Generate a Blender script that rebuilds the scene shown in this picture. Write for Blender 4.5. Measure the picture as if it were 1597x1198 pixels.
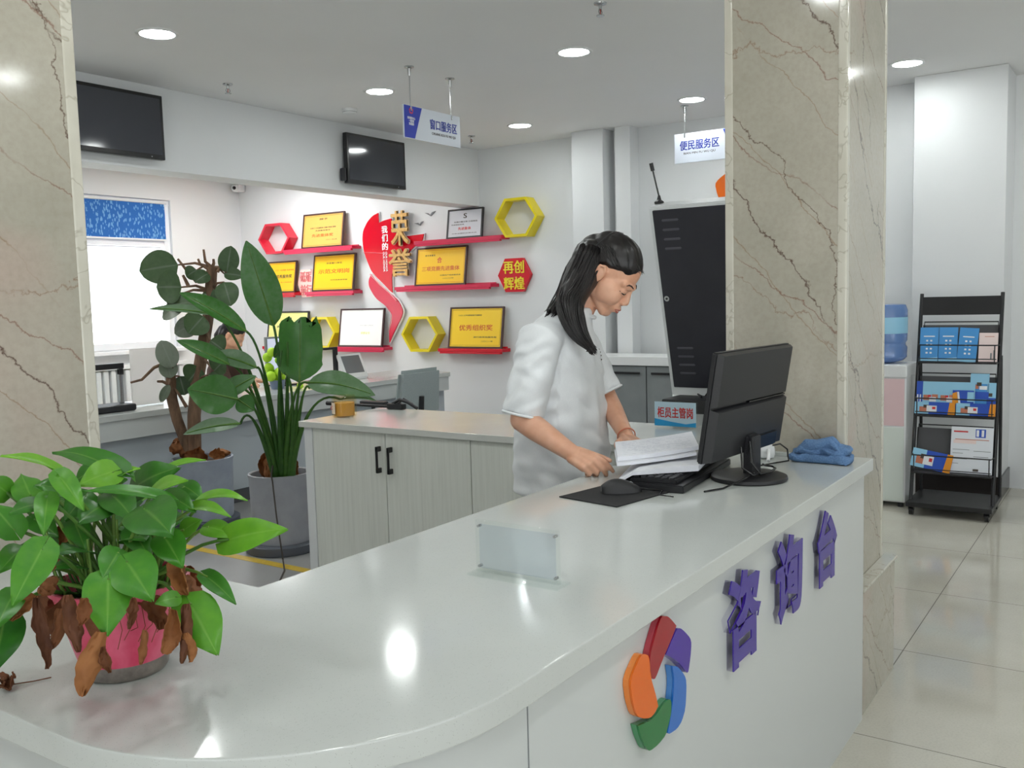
import bpy, bmesh, math, random
from math import pi, sin, cos, radians
from mathutils import Vector as V, Matrix, noise
from mathutils.bvhtree import BVHTree

for _o in list(bpy.data.objects):
    bpy.data.objects.remove(_o, do_unlink=True)
SC = bpy.context.scene
COL = SC.collection
random.seed(7)

# ------------------------------------------------------------------ camera, world, light, exposure
cam = bpy.data.cameras.new('camera')
cam_ob = bpy.data.objects.new('camera', cam)
COL.objects.link(cam_ob)
cam.sensor_fit = 'HORIZONTAL'
cam.sensor_width = 36.0
cam.lens = 1455.18 / 1597 * 36.0
cam.clip_start = 0.05
cam.clip_end = 200
_yaw, _pit, _rol = 0.598590837, -0.0911972071, -0.0263660531
_f = V((cos(_pit) * cos(_yaw), cos(_pit) * sin(_yaw), sin(_pit)))
_r = V((sin(_yaw), -cos(_yaw), 0))
_u = _r.cross(_f)
_r2 = cos(_rol) * _r + sin(_rol) * _u
_u2 = -sin(_rol) * _r + cos(_rol) * _u
_m = Matrix((_r2, _u2, -_f)).transposed().to_4x4()
_m.translation = V((0, 0, 1.41))
cam_ob.matrix_world = _m
SC.camera = cam_ob

W = bpy.data.worlds.new('sky')
SC.world = W
W.use_nodes = True
# overcast sky above; brighter half added below the horizon to light the ceiling
_t = W.node_tree; _bg = _t.nodes['Background']
_tc = _t.nodes.new('ShaderNodeTexCoord'); _sp = _t.nodes.new('ShaderNodeSeparateXYZ'); _rp = _t.nodes.new('ShaderNodeValToRGB')
_t.links.new(_tc.outputs['Generated'], _sp.inputs[0])
_ma = _t.nodes.new('ShaderNodeMath'); _ma.operation = 'MULTIPLY_ADD'; _ma.inputs[1].default_value = .5; _ma.inputs[2].default_value = .5
_t.links.new(_sp.outputs[2], _ma.inputs[0]); _t.links.new(_ma.outputs[0], _rp.inputs[0])
_rp.color_ramp.elements[0].position = .485; _rp.color_ramp.elements[0].color = (.95, .98, .97, 1)
_rp.color_ramp.elements[1].position = .515; _rp.color_ramp.elements[1].color = (.36, .38, .40, 1)
_t.links.new(_rp.outputs[0], _bg.inputs[0])
_bg.inputs[1].default_value = 3.4
SC.view_settings.view_transform = 'Standard'
SC.view_settings.look = 'None'
SC.view_settings.gamma = 1.0
SC.view_settings.use_curve_mapping = False
SC.view_settings.exposure = 0.25
LAMP = 72.0          # radiance of a ceiling downlight's diffuser
PANEL = 28.0         # radiance of the unseen panels added to brighten the teller area
LAMP_COL = (0.955, 1.0, 0.985)

# ------------------------------------------------------------------ materials
def srgb(r, g, b):
    def c(x):
        x /= 255.0
        return x / 12.92 if x <= 0.04045 else ((x + 0.055) / 1.055) ** 2.4
    return (c(r), c(g), c(b), 1)

MATS = {}
def mat(name, col=(200, 200, 200), rough=0.5, metal=0.0, **k):
    if name in MATS: return MATS[name]
    m = bpy.data.materials.new(name); m.use_nodes = True
    b = m.node_tree.nodes['Principled BSDF']
    b.inputs['Base Color'].default_value = srgb(*col)
    b.inputs['Roughness'].default_value = rough
    b.inputs['Metallic'].default_value = metal
    for kk, v in k.items():
        n = kk.replace('_', ' ').title().replace('Ior', 'IOR')
        b.inputs[n].default_value = v
    MATS[name] = m
    return m

class NT:
    """small node-graph helper"""
    def __init__(s, m):
        s.t = m.node_tree; s.b = s.t.nodes['Principled BSDF']; s.n = s.t.nodes; s.l = s.t.links
    def node(s, typ, **k):
        n = s.n.new(typ)
        for a, v in k.items(): setattr(n, a, v)
        return n
    def put(s, sock, v):
        if isinstance(v, bpy.types.NodeSocket): s.l.new(v, sock)
        elif v is not None: sock.default_value = v
    def math(s, op, a, b=None, c=None):
        n = s.node('ShaderNodeMath', operation=op)
        for i, v in enumerate((a, b, c)): s.put(n.inputs[i], v)
        return n.outputs[0]
    def mapping(s, scale=(1, 1, 1), rot=(0, 0, 0), space='Object', vec=None):
        if vec is None:
            vec = s.node('ShaderNodeTexCoord').outputs[space]
        mp = s.node('ShaderNodeMapping')
        s.l.new(vec, mp.inputs[0]); mp.inputs['Scale'].default_value = scale; mp.inputs['Rotation'].default_value = rot
        return mp.outputs[0]
    def noise(s, vec, scale, detail=3, rough=0.5, dist=0.0, out=0):
        n = s.node('ShaderNodeTexNoise')
        if vec is not None: s.l.new(vec, n.inputs['Vector'])
        n.inputs['Scale'].default_value = scale; n.inputs['Detail'].default_value = detail
        n.inputs['Roughness'].default_value = rough; n.inputs['Distortion'].default_value = dist
        return n.outputs[out]
    def ramp(s, fac, stops):
        n = s.node('ShaderNodeValToRGB'); e = n.color_ramp.elements
        while len(e) < len(stops): e.new(0.5)
        for i, (p, c) in enumerate(stops): e[i].position = p; e[i].color = c
        s.l.new(fac, n.inputs[0]); return n.outputs[0]
    def mix(s, fac, a, b):
        n = s.node('ShaderNodeMix', data_type='RGBA')
        s.put(n.inputs[0], fac); s.put(n.inputs[6], a); s.put(n.inputs[7], b)
        return n.outputs[2]
    def color(s, sock): s.l.new(sock, s.b.inputs['Base Color'])
    def bump(s, h, strength=0.2, dist=0.01):
        n = s.node('ShaderNodeBump'); n.inputs['Strength'].default_value = strength; n.inputs['Distance'].default_value = dist
        s.l.new(h, n.inputs['Height']); s.l.new(n.outputs[0], s.b.inputs['Normal'])

def world_pos(nt):
    return nt.node('ShaderNodeNewGeometry').outputs['Position']

def mat_wall(name, col, rough=0.7):
    m = mat(name, col, rough); nt = NT(m)
    p = world_pos(nt)
    nt.color(nt.mix(nt.noise(p, 1.3, 3), srgb(*[c - 3 for c in col]), srgb(*[min(255, c + 3) for c in col])))
    nt.bump(nt.noise(p, 90, 2), 0.04, 0.002)
    return m
WALL = mat_wall('white wall paint', (222, 224, 225), 0.6)
CEIL = mat_wall('ceiling paint', (238, 238, 238), 0.9)

def mat_marble():
    m = mat('beige veined marble', (164, 155, 136), 0.09); nt = NT(m)
    p = world_pos(nt)
    cl = nt.noise(p, 2.3, 5, 0.6)
    base = nt.ramp(cl, [(0.3, srgb(160, 156, 143)), (0.55, srgb(174, 169, 156)), (0.75, srgb(186, 181, 169))])
    pk = nt.noise(nt.mapping((1, 1, 1), (0, 0.6, 0.3), vec=p), 1.7, 3, 0.5, 0.6)
    base = nt.mix(nt.ramp(pk, [(0.55, (0, 0, 0, 1)), (0.72, (0.55, 0.55, 0.55, 1))]), base, srgb(182, 156, 146))
    fine = nt.noise(p, 60, 3, 0.6)
    base = nt.mix(nt.ramp(fine, [(0.4, (0, 0, 0, 1)), (0.7, (0.22, 0.22, 0.22, 1))]), base, srgb(138, 130, 110))
    # veins run down to the right across the faces (world x - y against z)
    sep = nt.node('ShaderNodeSeparateXYZ'); nt.l.new(p, sep.inputs[0])
    h = nt.math('SUBTRACT', sep.outputs[0], sep.outputs[1])
    def vein(ax, per, off, width, amp, col, k, thr):
        """long wandering lines across direction ax, broken by a slow mask"""
        a = nt.math('ADD', nt.math('MULTIPLY', h, ax[0]), nt.math('MULTIPLY', sep.outputs[2], ax[1]))
        b = nt.math('SUBTRACT', nt.math('MULTIPLY', h, ax[1]), nt.math('MULTIPLY', sep.outputs[2], ax[0]))
        cb = nt.node('ShaderNodeCombineXYZ')
        nt.put(cb.inputs[0], nt.math('MULTIPLY', a, .9)); nt.put(cb.inputs[1], b); cb.inputs[2].default_value = off
        big = nt.math('SUBTRACT', nt.noise(cb.outputs[0], 1.9, 2, .5), .5)
        small = nt.math('SUBTRACT', nt.noise(cb.outputs[0], 9.0, 5, .65), .5)
        t = nt.math('ADD', nt.math('DIVIDE', a, per), nt.math('ADD', nt.math('MULTIPLY', big, amp), nt.math('MULTIPLY', small, .24)))
        d = nt.math('ABSOLUTE', nt.math('SUBTRACT', nt.math('FRACT', nt.math('ADD', t, off + 20.0)), .5))
        msk = nt.ramp(nt.noise(cb.outputs[0], 2.6, 3, .6), [(thr, (0, 0, 0, 1)), (thr + .10, (1, 1, 1, 1))])
        line = nt.ramp(d, [(0.0, (k, k, k, 1)), (width, (0, 0, 0, 1))])
        return nt.math('MULTIPLY', line, msk), col
    for args in (((.77, .64), .22, 3.3, .010, .55, srgb(140, 116, 92), .75, .36), ((.62, .78), .31, 8.9, .009, .7, srgb(126, 92, 78), .8, .35),
                 ((.30, .95), .8, 6.1, .005, .9, srgb(132, 104, 84), .75, .40), ((.79, .61), .50, 1.4, .0095, .5, srgb(84, 62, 52), .95, .33), ((.88, .47), .6, 5.2, .006, .8, srgb(90, 68, 56), .9, .38)):
        f, c = vein(*args)
        base = nt.mix(f, base, c)
    nt.color(base)
    return m
MARBLE = mat_marble()

def mat_trim():
    m = mat('pale marble corner strip', (190, 184, 165), 0.12); nt = NT(m)
    p = world_pos(nt)
    d = nt.math('ABSOLUTE', nt.math('SUBTRACT', nt.noise(p, 5, 4, 0.6, 0.3), 0.5))
    nt.color(nt.mix(nt.ramp(d, [(0, (.4, .4, .4, 1)), (.012, (0, 0, 0, 1))]), nt.ramp(nt.noise(p, 6, 4), [(.3, srgb(184, 180, 166)), (.7, srgb(202, 199, 187))]), srgb(120, 108, 86)))
    return m
TRIMM = mat_trim()

def mat_floor():
    m = mat('polished beige floor tile', (178, 173, 160), 0.07); nt = NT(m)
    p = world_pos(nt)
    sep = nt.node('ShaderNodeSeparateXYZ'); nt.l.new(p, sep.inputs[0])
    def line(c, off):
        t = nt.math('FRACT', nt.math('ADD', nt.math('DIVIDE', nt.math('SUBTRACT', c, off), 0.802), 10.5))
        return nt.math('LESS_THAN', nt.math('ABSOLUTE', nt.math('SUBTRACT', t, 0.5)), 0.0022)
    g = nt.math('MAXIMUM', line(sep.outputs[0], 2.966), line(sep.outputs[1], 0.752))
    c = nt.ramp(nt.noise(p, 1.6, 5, 0.6), [(0.3, srgb(186, 182, 169)), (0.7, srgb(200, 197, 185))])
    c = nt.mix(nt.ramp(nt.noise(p, 130, 2), [(0.45, (0, 0, 0, 1)), (0.75, (.12, .12, .12, 1))]), c, srgb(120, 116, 104))
    nt.color(nt.mix(g, c, srgb(84, 78, 68)))
    r = nt.math('MULTIPLY_ADD', nt.noise(p, 3, 3), 0.06, 0.05)
    nt.l.new(nt.math('MAXIMUM', r, nt.math('MULTIPLY', g, 0.6)), nt.b.inputs['Roughness'])
    return m
FLOOR = mat_floor()

def mat_speckle(name, col, dark, rough, scale=420):
    m = mat(name, col, rough); nt = NT(m)
    p = world_pos(nt)
    v = nt.node('ShaderNodeTexVoronoi'); v.inputs['Scale'].default_value = scale; nt.l.new(p, v.inputs['Vector'])
    s = nt.math('MULTIPLY', nt.math('LESS_THAN', v.outputs['Distance'], 0.22), nt.math('GREATER_THAN', nt.noise(p, scale * .4, 1), 0.56))
    c = nt.ramp(nt.noise(p, 5, 4), [(0.3, srgb(*[x - 4 for x in col])), (0.7, srgb(*col))])
    nt.color(nt.mix(nt.math('MULTIPLY', s, 0.6), c, srgb(*dark)))
    return m
QUARTZ = mat_speckle('white speckled quartz', (194, 198, 195), (140, 142, 138), 0.10)
CABTOP = mat_speckle('pale laminate worktop', (206, 208, 203), (186, 188, 182), 0.16, 150)
CONCRETE = mat_speckle('grey floor tile', (150, 150, 149), (118, 118, 118), 0.35, 200)
BODYW = mat('white counter panel', (194, 198, 197), 0.28)

def mat_wood():
    m = mat('white wood grain laminate', (196, 198, 190), 0.4); nt = NT(m)
    p = world_pos(nt)
    g = nt.noise(nt.mapping((60, 60, 2.2), vec=p), 1.0, 5, 0.65)
    nt.color(nt.ramp(g, [(0.25, srgb(208, 211, 203)), (0.5, srgb(219, 222, 214)), (0.8, srgb(226, 229, 222))]))
    nt.bump(g, 0.08, 0.002)
    return m
WOODW = mat_wood()

def mat_leaf(name, dark, mid, light, rough=0.35, vein=True):
    m = mat(name, mid, rough); nt = NT(m)
    a = nt.node('ShaderNodeAttribute', attribute_name='tint')
    p = nt.node('ShaderNodeTexCoord').outputs['Object']
    f = nt.math('ADD', a.outputs['Fac'], nt.math('MULTIPLY', nt.math('SUBTRACT', nt.noise(p, 45, 4), 0.5), 0.35))
    c = nt.ramp(f, [(0.0, srgb(*dark)), (0.5, srgb(*mid)), (1.0, srgb(*light))])
    rb = nt.node('ShaderNodeAttribute', attribute_name='rib').outputs['Fac']
    c = nt.mix(nt.ramp(rb, [(0.0, (.30, .30, .30, 1)), (0.10, (0, 0, 0, 1))]), c, srgb(*[min(255, int(q * .7 + 70)) for q in light]))
    nt.color(c)
    bl = nt.b
    bl.inputs['Subsurface Weight'].default_value = 0.0
    # leaves let some light through
    tr = nt.node('ShaderNodeBsdfTranslucent'); nt.l.new(c, tr.inputs[0])
    mx = nt.node('ShaderNodeMixShader'); mx.inputs[0].default_value = 0.32
    nt.l.new(bl.outputs[0], mx.inputs[1]); nt.l.new(tr.outputs[0], mx.inputs[2])
    nt.l.new(mx.outputs[0], nt.n['Material Output'].inputs[0])
    nt.bump(nt.noise(p, 60, 3), 0.15, 0.003)
    return m
POTHOS = mat_leaf('pothos leaf', (36, 92, 34), (72, 142, 40), (128, 190, 48), 0.33)
STRELI = mat_leaf('strelitzia leaf', (38, 86, 34), (66, 128, 46), (126, 154, 122), 0.3)
FIDDLE = mat_leaf('fiddle leaf', (50, 78, 46), (84, 112, 70), (136, 146, 130), 0.42)
DRYLEAF = mat_leaf('dried brown leaf', (74, 40, 26), (134, 82, 46), (176, 118, 66), 0.7)
STEMG = mat_leaf('green stem', (46, 92, 36), (86, 132, 52), (150, 180, 90), 0.45)

def mat_noisy(name, c1, c2, scale=8, rough=0.7, stretch=(1, 1, 1), bump=0.2, bd=0.004):
    m = mat(name, c1, rough); nt = NT(m)
    p = nt.mapping(stretch)
    n = nt.noise(p, scale, 5, 0.6)
    nt.color(nt.ramp(n, [(0.3, srgb(*c1)), (0.7, srgb(*c2))]))
    if bump: nt.bump(n, bump, bd)
    return m
SOIL = mat_noisy('potting soil', (40, 30, 24), (84, 64, 48), 60, 0.95, bump=.8)
BARK = mat_noisy('brown bark', (74, 56, 42), (126, 98, 76), 30, 0.85, (1, 1, .25), .5)
POTGREY = mat_noisy('grey plastic pot', (146, 148, 154), (156, 158, 164), 14, 0.5, bump=0.03)
POTBLUE = mat_noisy('blue grey plastic pot', (138, 146, 160), (150, 158, 170), 14, 0.5, bump=0.03)
TOWEL = mat_noisy('blue towel cloth', (78, 112, 156), (108, 142, 184), 220, 0.95, bump=0.9, bd=.004)
SHIRT = mat_noisy('white cotton', (226, 229, 232), (233, 236, 238), 300, 0.85, bump=0.1, bd=.001)
TROUSER = mat_noisy('dark trouser cloth', (40, 42, 50), (52, 54, 62), 200, 0.9, bump=.1)
def mat_skin():
    m = mat('skin', (214, 160, 128), 0.45); nt = NT(m)
    p = world_pos(nt)
    nt.color(nt.ramp(nt.noise(p, 26, 4), [(0.3, srgb(216, 160, 130)), (0.7, srgb(228, 178, 150))]))
    nt.b.inputs['Subsurface Weight'].default_value = 0.12
    nt.b.inputs['Subsurface Radius'].default_value = (0.012, 0.005, 0.003)
    nt.bump(nt.noise(p, 500, 2), 0.05, 0.001)
    return m
SKIN = mat_skin()
HAIR = mat_noisy('black hair', (12, 10, 11), (30, 25, 25), 30, 0.36, (1, 1, .06), .3, .003)
LIPS = mat('lip', (176, 96, 88), 0.4)
BLACKP = mat_noisy('black plastic', (30, 30, 33), (36, 36, 39), 300, 0.42, bump=0.05, bd=.0006)
BLACKM = mat('black painted metal', (26, 26, 28), 0.38)
KIOSKB = mat_noisy('charcoal steel door', (38, 38, 46), (44, 44, 52), 6, 0.45, bump=0)
SCREEN = mat('switched off screen', (62, 64, 70), 0.08)
BEZEL = mat('black glossy bezel', (22, 22, 24), 0.25)
CHROME = mat('brushed steel', (190, 192, 194), 0.25, 1.0)
WHITEP = mat('white plastic', (226, 228, 228), 0.35)
WHITEM = mat('white powder coat', (220, 223, 224), 0.35)
GREYP = mat('grey plastic', (128, 132, 134), 0.5)
GREYCAB = mat_noisy('grey laminate', (128, 133, 134), (136, 141, 142), 9, 0.4, bump=0)
REDP = mat('red lacquer', (206, 22, 42), 0.25)
REDGLOSS = mat('red glossy acrylic', (214, 10, 30), 0.12)
PINKRED = mat('crimson lacquer', (206, 36, 76), 0.3)
YELLOWP = mat('yellow lacquer', (226, 206, 18), 0.3)
GOLD = mat_noisy('gold lettering', (190, 140, 74), (226, 188, 120), 40, 0.35, bump=.05)
GOLD.node_tree.nodes['Principled BSDF'].inputs['Metallic'].default_value = 0.35
WHITEACR = mat('white acrylic', (238, 238, 240), 0.2)
FRAMEW = mat('dark brown frame', (70, 42, 40), 0.35)
FRAMEB = mat('black frame', (34, 32, 36), 0.35)
PURPLE = mat('purple acrylic face', (54, 26, 142), 0.22)
INKBLUE = mat('dark blue ink', (48, 62, 150), 0.5)
INKRED = mat('red ink', (206, 40, 40), 0.5)
INKDARK = mat('dark ink', (70, 60, 50), 0.6)
INKORANGE = mat('orange red ink', (204, 92, 24), 0.5)
INKWHITE = mat('white ink', (245, 245, 245), 0.5)
INKYEL = mat('yellow ink', (240, 220, 40), 0.4)
BLUEP = mat('blue printed panel', (44, 62, 168), 0.3)
PAPER = mat_noisy('white paper', (222, 224, 232), (232, 234, 240), 20, 0.8, bump=0)

def mat_glass(name, col=(1, 1, 1, 1), fac=0.12, rough=0.02):
    m = bpy.data.materials.new(name); m.use_nodes = True; MATS[name] = m
    t = m.node_tree; t.nodes.remove(t.nodes['Principled BSDF'])
    tr = t.nodes.new('ShaderNodeBsdfTransparent'); tr.inputs[0].default_value = col
    gl = t.nodes.new('ShaderNodeBsdfGlossy'); gl.inputs['Roughness'].default_value = rough
    mx = t.nodes.new('ShaderNodeMixShader')
    lw = t.nodes.new('ShaderNodeLayerWeight'); lw.inputs[0].default_value = .3
    pw = t.nodes.new('ShaderNodeMath'); pw.operation = 'POWER'; pw.inputs[1].default_value = 3.0
    ml = t.nodes.new('ShaderNodeMath'); ml.operation = 'MULTIPLY_ADD'; ml.inputs[1].default_value = fac * 2.0; ml.inputs[2].default_value = .03
    t.links.new(lw.outputs['Facing'], pw.inputs[0]); t.links.new(pw.outputs[0], ml.inputs[0])
    t.links.new(ml.outputs[0], mx.inputs[0])
    t.links.new(tr.outputs[0], mx.inputs[1]); t.links.new(gl.outputs[0], mx.inputs[2])
    t.links.new(mx.outputs[0], t.nodes['Material Output'].inputs[0])
    return m
GLASS = mat_glass('window glass')
ACRYL = mat_glass('clear acrylic', (0.97, 0.985, 0.98, 1), 0.08)
FILM = mat_glass('clear protective film', (0.93, 0.95, 0.98, 1), 0.05)
ACRYLV = mat_glass('violet tinted clear acrylic', (0.86, 0.85, 0.91, 1), 0.18)

def mat_emit(name, col, s):
    m = bpy.data.materials.new(name); m.use_nodes = True; MATS[name] = m
    b = m.node_tree.nodes['Principled BSDF']
    b.inputs['Base Color'].default_value = (0.9, 0.9, 0.9, 1)
    b.inputs['Emission Color'].default_value = (*col, 1); b.inputs['Emission Strength'].default_value = s
    return m
LIT = mat_emit('lit diffuser', LAMP_COL, LAMP)
LITPANEL = mat_emit('added lit panel', (1, 1, 1), PANEL)

# ------------------------------------------------------------------ mesh builder
class MB:
    def __init__(s): s.v = []; s.f = []; s.t = []; s.cur = 0.5; s.mi = []; s.m = 0; s.r = []
    def add(s, verts, faces):
        o = len(s.v)
        s.v += [V(p) for p in verts]; s.t += [s.cur] * len(verts); s.r += [1.0] * len(verts)
        s.f += [tuple(i + o for i in f) for f in faces]; s.mi += [s.m] * len(faces)
        return s
    def box(s, a, b, bev=0.0, rot=None, piv=None, seg=2):
        a = V(a); b = V(b)
        bm = bmesh.new()
        bmesh.ops.create_cube(bm, size=1.0)
        for v in bm.verts:
            v.co = V((a[i] + (v.co[i] + 0.5) * (b[i] - a[i]) for i in range(3)))
        if bev > 0:
            bmesh.ops.bevel(bm, geom=bm.edges[:], offset=min(bev, 0.45 * min(abs(b[i] - a[i]) for i in range(3))), segments=seg, affect='EDGES', profile=0.5)
        s.bm(bm, rot, piv); return s
    def bm(s, bm, rot=None, piv=None):
        bm.verts.index_update()
        vs = [v.co.copy() for v in bm.verts]
        if rot is not None:
            p = V(piv) if piv is not None else V((0, 0, 0))
            vs = [p + rot @ (v - p) for v in vs]
        s.add(vs, [[v.index for v in f.verts] for f in bm.faces]); bm.free()
        return s
    def rings(s, rs, cap0=True, cap1=True, closed=False):
        n = len(rs[0]); o = [p for r in rs for p in r]; fs = []
        m = len(rs)
        for i in range(m - 1 + (1 if closed else 0)):
            j = (i + 1) % m
            for k in range(n):
                l = (k + 1) % n
                fs.append((i * n + k, i * n + l, j * n + l, j * n + k))
        if cap0 and not closed: fs.append(tuple(range(n - 1, -1, -1)))
        if cap1 and not closed: fs.append(tuple((m - 1) * n + k for k in range(n)))
        s.add(o, fs); return s
    def cyl(s, p0, p1, r0, r1=None, n=24, cap=True):
        return s.tube([p0, p1], [r0, r0 if r1 is None else r1], n, cap)
    def tube(s, pts, r, n=10, cap=True, up=None, flat=1.0):
        pts = [V(p) for p in pts]
        if not isinstance(r, (list, tuple)): r = [r] * len(pts)
        rs = []; prev = None
        for i, p in enumerate(pts):
            d = (pts[min(i + 1, len(pts) - 1)] - pts[max(i - 1, 0)])
            d = d.normalized() if d.length > 1e-9 else V((0, 0, 1))
            if prev is None:
                a = V(up) if up is not None else (V((0, 0, 1)) if abs(d.z) < 0.9 else V((1, 0, 0)))
            else: a = prev
            x = (a - d * a.dot(d)); x = x.normalized() if x.length > 1e-6 else d.orthogonal().normalized()
            prev = x; y = d.cross(x)
            rs.append([p + (x * cos(2 * pi * k / n) * flat + y * sin(2 * pi * k / n)) * r[i] for k in range(n)])
        return s.rings(rs, cap, cap)
    def lathe(s, prof, c=(0, 0, 0), n=32, cap0=False, cap1=False):
        c = V(c)
        return s.rings([[c + V((r * cos(2 * pi * k / n), r * sin(2 * pi * k / n), z)) for k in range(n)] for r, z in prof], cap0, cap1)
    def ell(s, c, rad, axes=None, nu=20, nv=12):
        c = V(c)
        ax = axes or (V((1, 0, 0)), V((0, 1, 0)), V((0, 0, 1)))
        if not isinstance(rad, (tuple, list)): rad = (rad,) * 3
        vs = []; fs = []
        for j in range(1, nv):
            t = pi * j / nv
            for i in range(nu):
                a = 2 * pi * i / nu
                vs.append(c + ax[0] * rad[0] * sin(t) * cos(a) + ax[1] * rad[1] * sin(t) * sin(a) + ax[2] * rad[2] * cos(t))
        vs.append(c + ax[2] * rad[2]); vs.append(c - ax[2] * rad[2])
        T = len(vs) - 2; B = T + 1
        for j in range(nv - 2):
            for i in range(nu):
                k = (i + 1) % nu
                fs.append((j * nu + i, (j + 1) * nu + i, (j + 1) * nu + k, j * nu + k))
        for i in range(nu):
            k = (i + 1) % nu
            fs.append((T, i, k)); fs.append((B, (nv - 2) * nu + k, (nv - 2) * nu + i))
        s.add(vs, fs); return s
    def cap(s, p0, p1, r0, r1=None, n=14):
        """tapered capsule"""
        r1 = r0 if r1 is None else r1
        p0 = V(p0); p1 = V(p1); d = (p1 - p0); L = d.length
        d = d / L if L > 1e-9 else V((0, 0, 1))
        pts = []; rr = []
        for i in range(1, 6):
            a = pi / 2 * (1 - i / 5.0); pts.append(p0 - d * r0 * sin(a)); rr.append(r0 * cos(a))
        pts[0] = p0 - d * r0 * .985; rr[0] = max(r0 * .17, rr[0])
        for i in range(0, 5):
            a = pi / 2 * i / 5.0; pts.append(p1 + d * r1 * sin(a)); rr.append(r1 * cos(a))
        return s.tube(pts, rr, n)
    def chain(s, pts, rs, n=14):
        for i in range(len(pts) - 1): s.cap(pts[i], pts[i + 1], rs[i], rs[i + 1], n)
        return s
    def prism(s, poly, h, frame):
        """poly (2d list) extruded by h along frame's third axis; frame = (origin, x, y, z)"""
        o, x, y, z = [V(q) for q in frame]
        n = len(poly)
        a = [o + x * p[0] + y * p[1] for p in poly]; b = [q + z * h for q in a]
        ar = sum(poly[i][0] * poly[(i + 1) % n][1] - poly[(i + 1) % n][0] * poly[i][1] for i in range(n))
        fs = [tuple(range(n, 2 * n)), tuple(range(n - 1, -1, -1))] + [(i, (i + 1) % n, n + (i + 1) % n, n + i) for i in range(n)]
        if (ar > 0) != (x.cross(y).dot(z) * h > 0): fs = [tuple(reversed(f)) for f in fs]
        s.add(a + b, fs); return s
    def grid(s, P, solid=0.0):
        """P[i][j] points -> sheet, with thickness"""
        m = len(P); n = len(P[0]); vs = [V(p) for r in P for p in r]
        fs = [(i * n + j, i * n + j + 1, (i + 1) * n + j + 1, (i + 1) * n + j) for i in range(m - 1) for j in range(n - 1)]
        if solid:
            N = [V((0, 0, 0)) for _ in vs]
            for f in fs:
                nn = (vs[f[1]] - vs[f[0]]).cross(vs[f[3]] - vs[f[0]])
                for i in f: N[i] += nn
            N = [q.normalized() if q.length > 0 else V((0, 0, 1)) for q in N]
            k = len(vs)
            vs = [p + q * solid / 2 for p, q in zip(vs, N)] + [p - q * solid / 2 for p, q in zip(vs, N)]
            g = [tuple(reversed([i + k for i in f])) for f in fs]
            rim = [j for j in range(n)] + [i * n + n - 1 for i in range(1, m)] + [(m - 1) * n + j for j in range(n - 2, -1, -1)] + [i * n for i in range(m - 2, 0, -1)]
            fs = fs + g + [(rim[(i + 1) % len(rim)], rim[i], rim[i] + k, rim[(i + 1) % len(rim)] + k) for i in range(len(rim))]
        s.add(vs, fs); return s
    def mesh(s, name, origin=V((0, 0, 0))):
        me = bpy.data.meshes.new(name)
        me.from_pydata([tuple(p - origin) for p in s.v], [], s.f)
        me.update()
        return me
    def build(s, name, material, parent=None, smooth=True, angle=38, loc=None):
        org = V((0, 0, 0))
        p = parent
        while p is not None:
            org = org + p.location; p = p.parent
        here = V(loc) if loc is not None else org
        me = s.mesh(name, here)
        at = me.attributes.new('tint', 'FLOAT', 'POINT')
        at.data.foreach_set('value', s.t)
        at = me.attributes.new('rib', 'FLOAT', 'POINT')
        at.data.foreach_set('value', s.r)
        mats = material if isinstance(material, (list, tuple)) else [material]
        for m in mats: me.materials.append(m)
        if len(mats) > 1: me.polygons.foreach_set('material_index', s.mi)
        return finish(me, name, parent, smooth, angle, (here - org))

def finish(me, name, parent, smooth=True, angle=38, loc=(0, 0, 0)):
    if smooth:
        me.shade_smooth()
        me.set_sharp_from_angle(angle=radians(angle))
    o = bpy.data.objects.new(name, me); COL.objects.link(o)
    if parent is not None: o.parent = parent
    o.location = loc
    if smooth and angle <= 40:
        wm = o.modifiers.new('weighted', 'WEIGHTED_NORMAL'); wm.keep_sharp = True; wm.weight = 80
    return o

def remesh(mb, voxel, smooth=4, factor=0.5):
    """one continuous skin around everything in mb"""
    me = mb.mesh('tmp'); o = bpy.data.objects.new('tmp', me); COL.objects.link(o)
    r = o.modifiers.new('r', 'REMESH'); r.mode = 'VOXEL'; r.voxel_size = voxel
    if smooth:
        q = o.modifiers.new('s', 'SMOOTH'); q.iterations = smooth; q.factor = factor
    dg = bpy.context.evaluated_depsgraph_get(); dg.update()
    out = bpy.data.meshes.new_from_object(o.evaluated_get(dg))
    bpy.data.objects.remove(o, do_unlink=True); bpy.data.meshes.remove(me)
    return out

def thing(name, loc, label, cat, group=None):
    o = bpy.data.objects.new(name, None); COL.objects.link(o); o.location = loc
    o.empty_display_size = 0.1
    return tag(o, label, cat, group)
def tag(o, label, cat, group=None):
    o['label'] = label; o['category'] = cat
    if group: o['group'] = group
    return o
def struct(o):
    o['kind'] = 'structure'; return o
def lab(o, t): o['label'] = t; return o
def dup(root, loc, label=None):
    r = root.copy(); COL.objects.link(r); r.location = loc
    if label: r['label'] = label
    for ch in root.children:
        c = ch.copy(); COL.objects.link(c); c.parent = r
        for g in ch.children:
            d = g.copy(); COL.objects.link(d); d.parent = c
    return r

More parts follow.
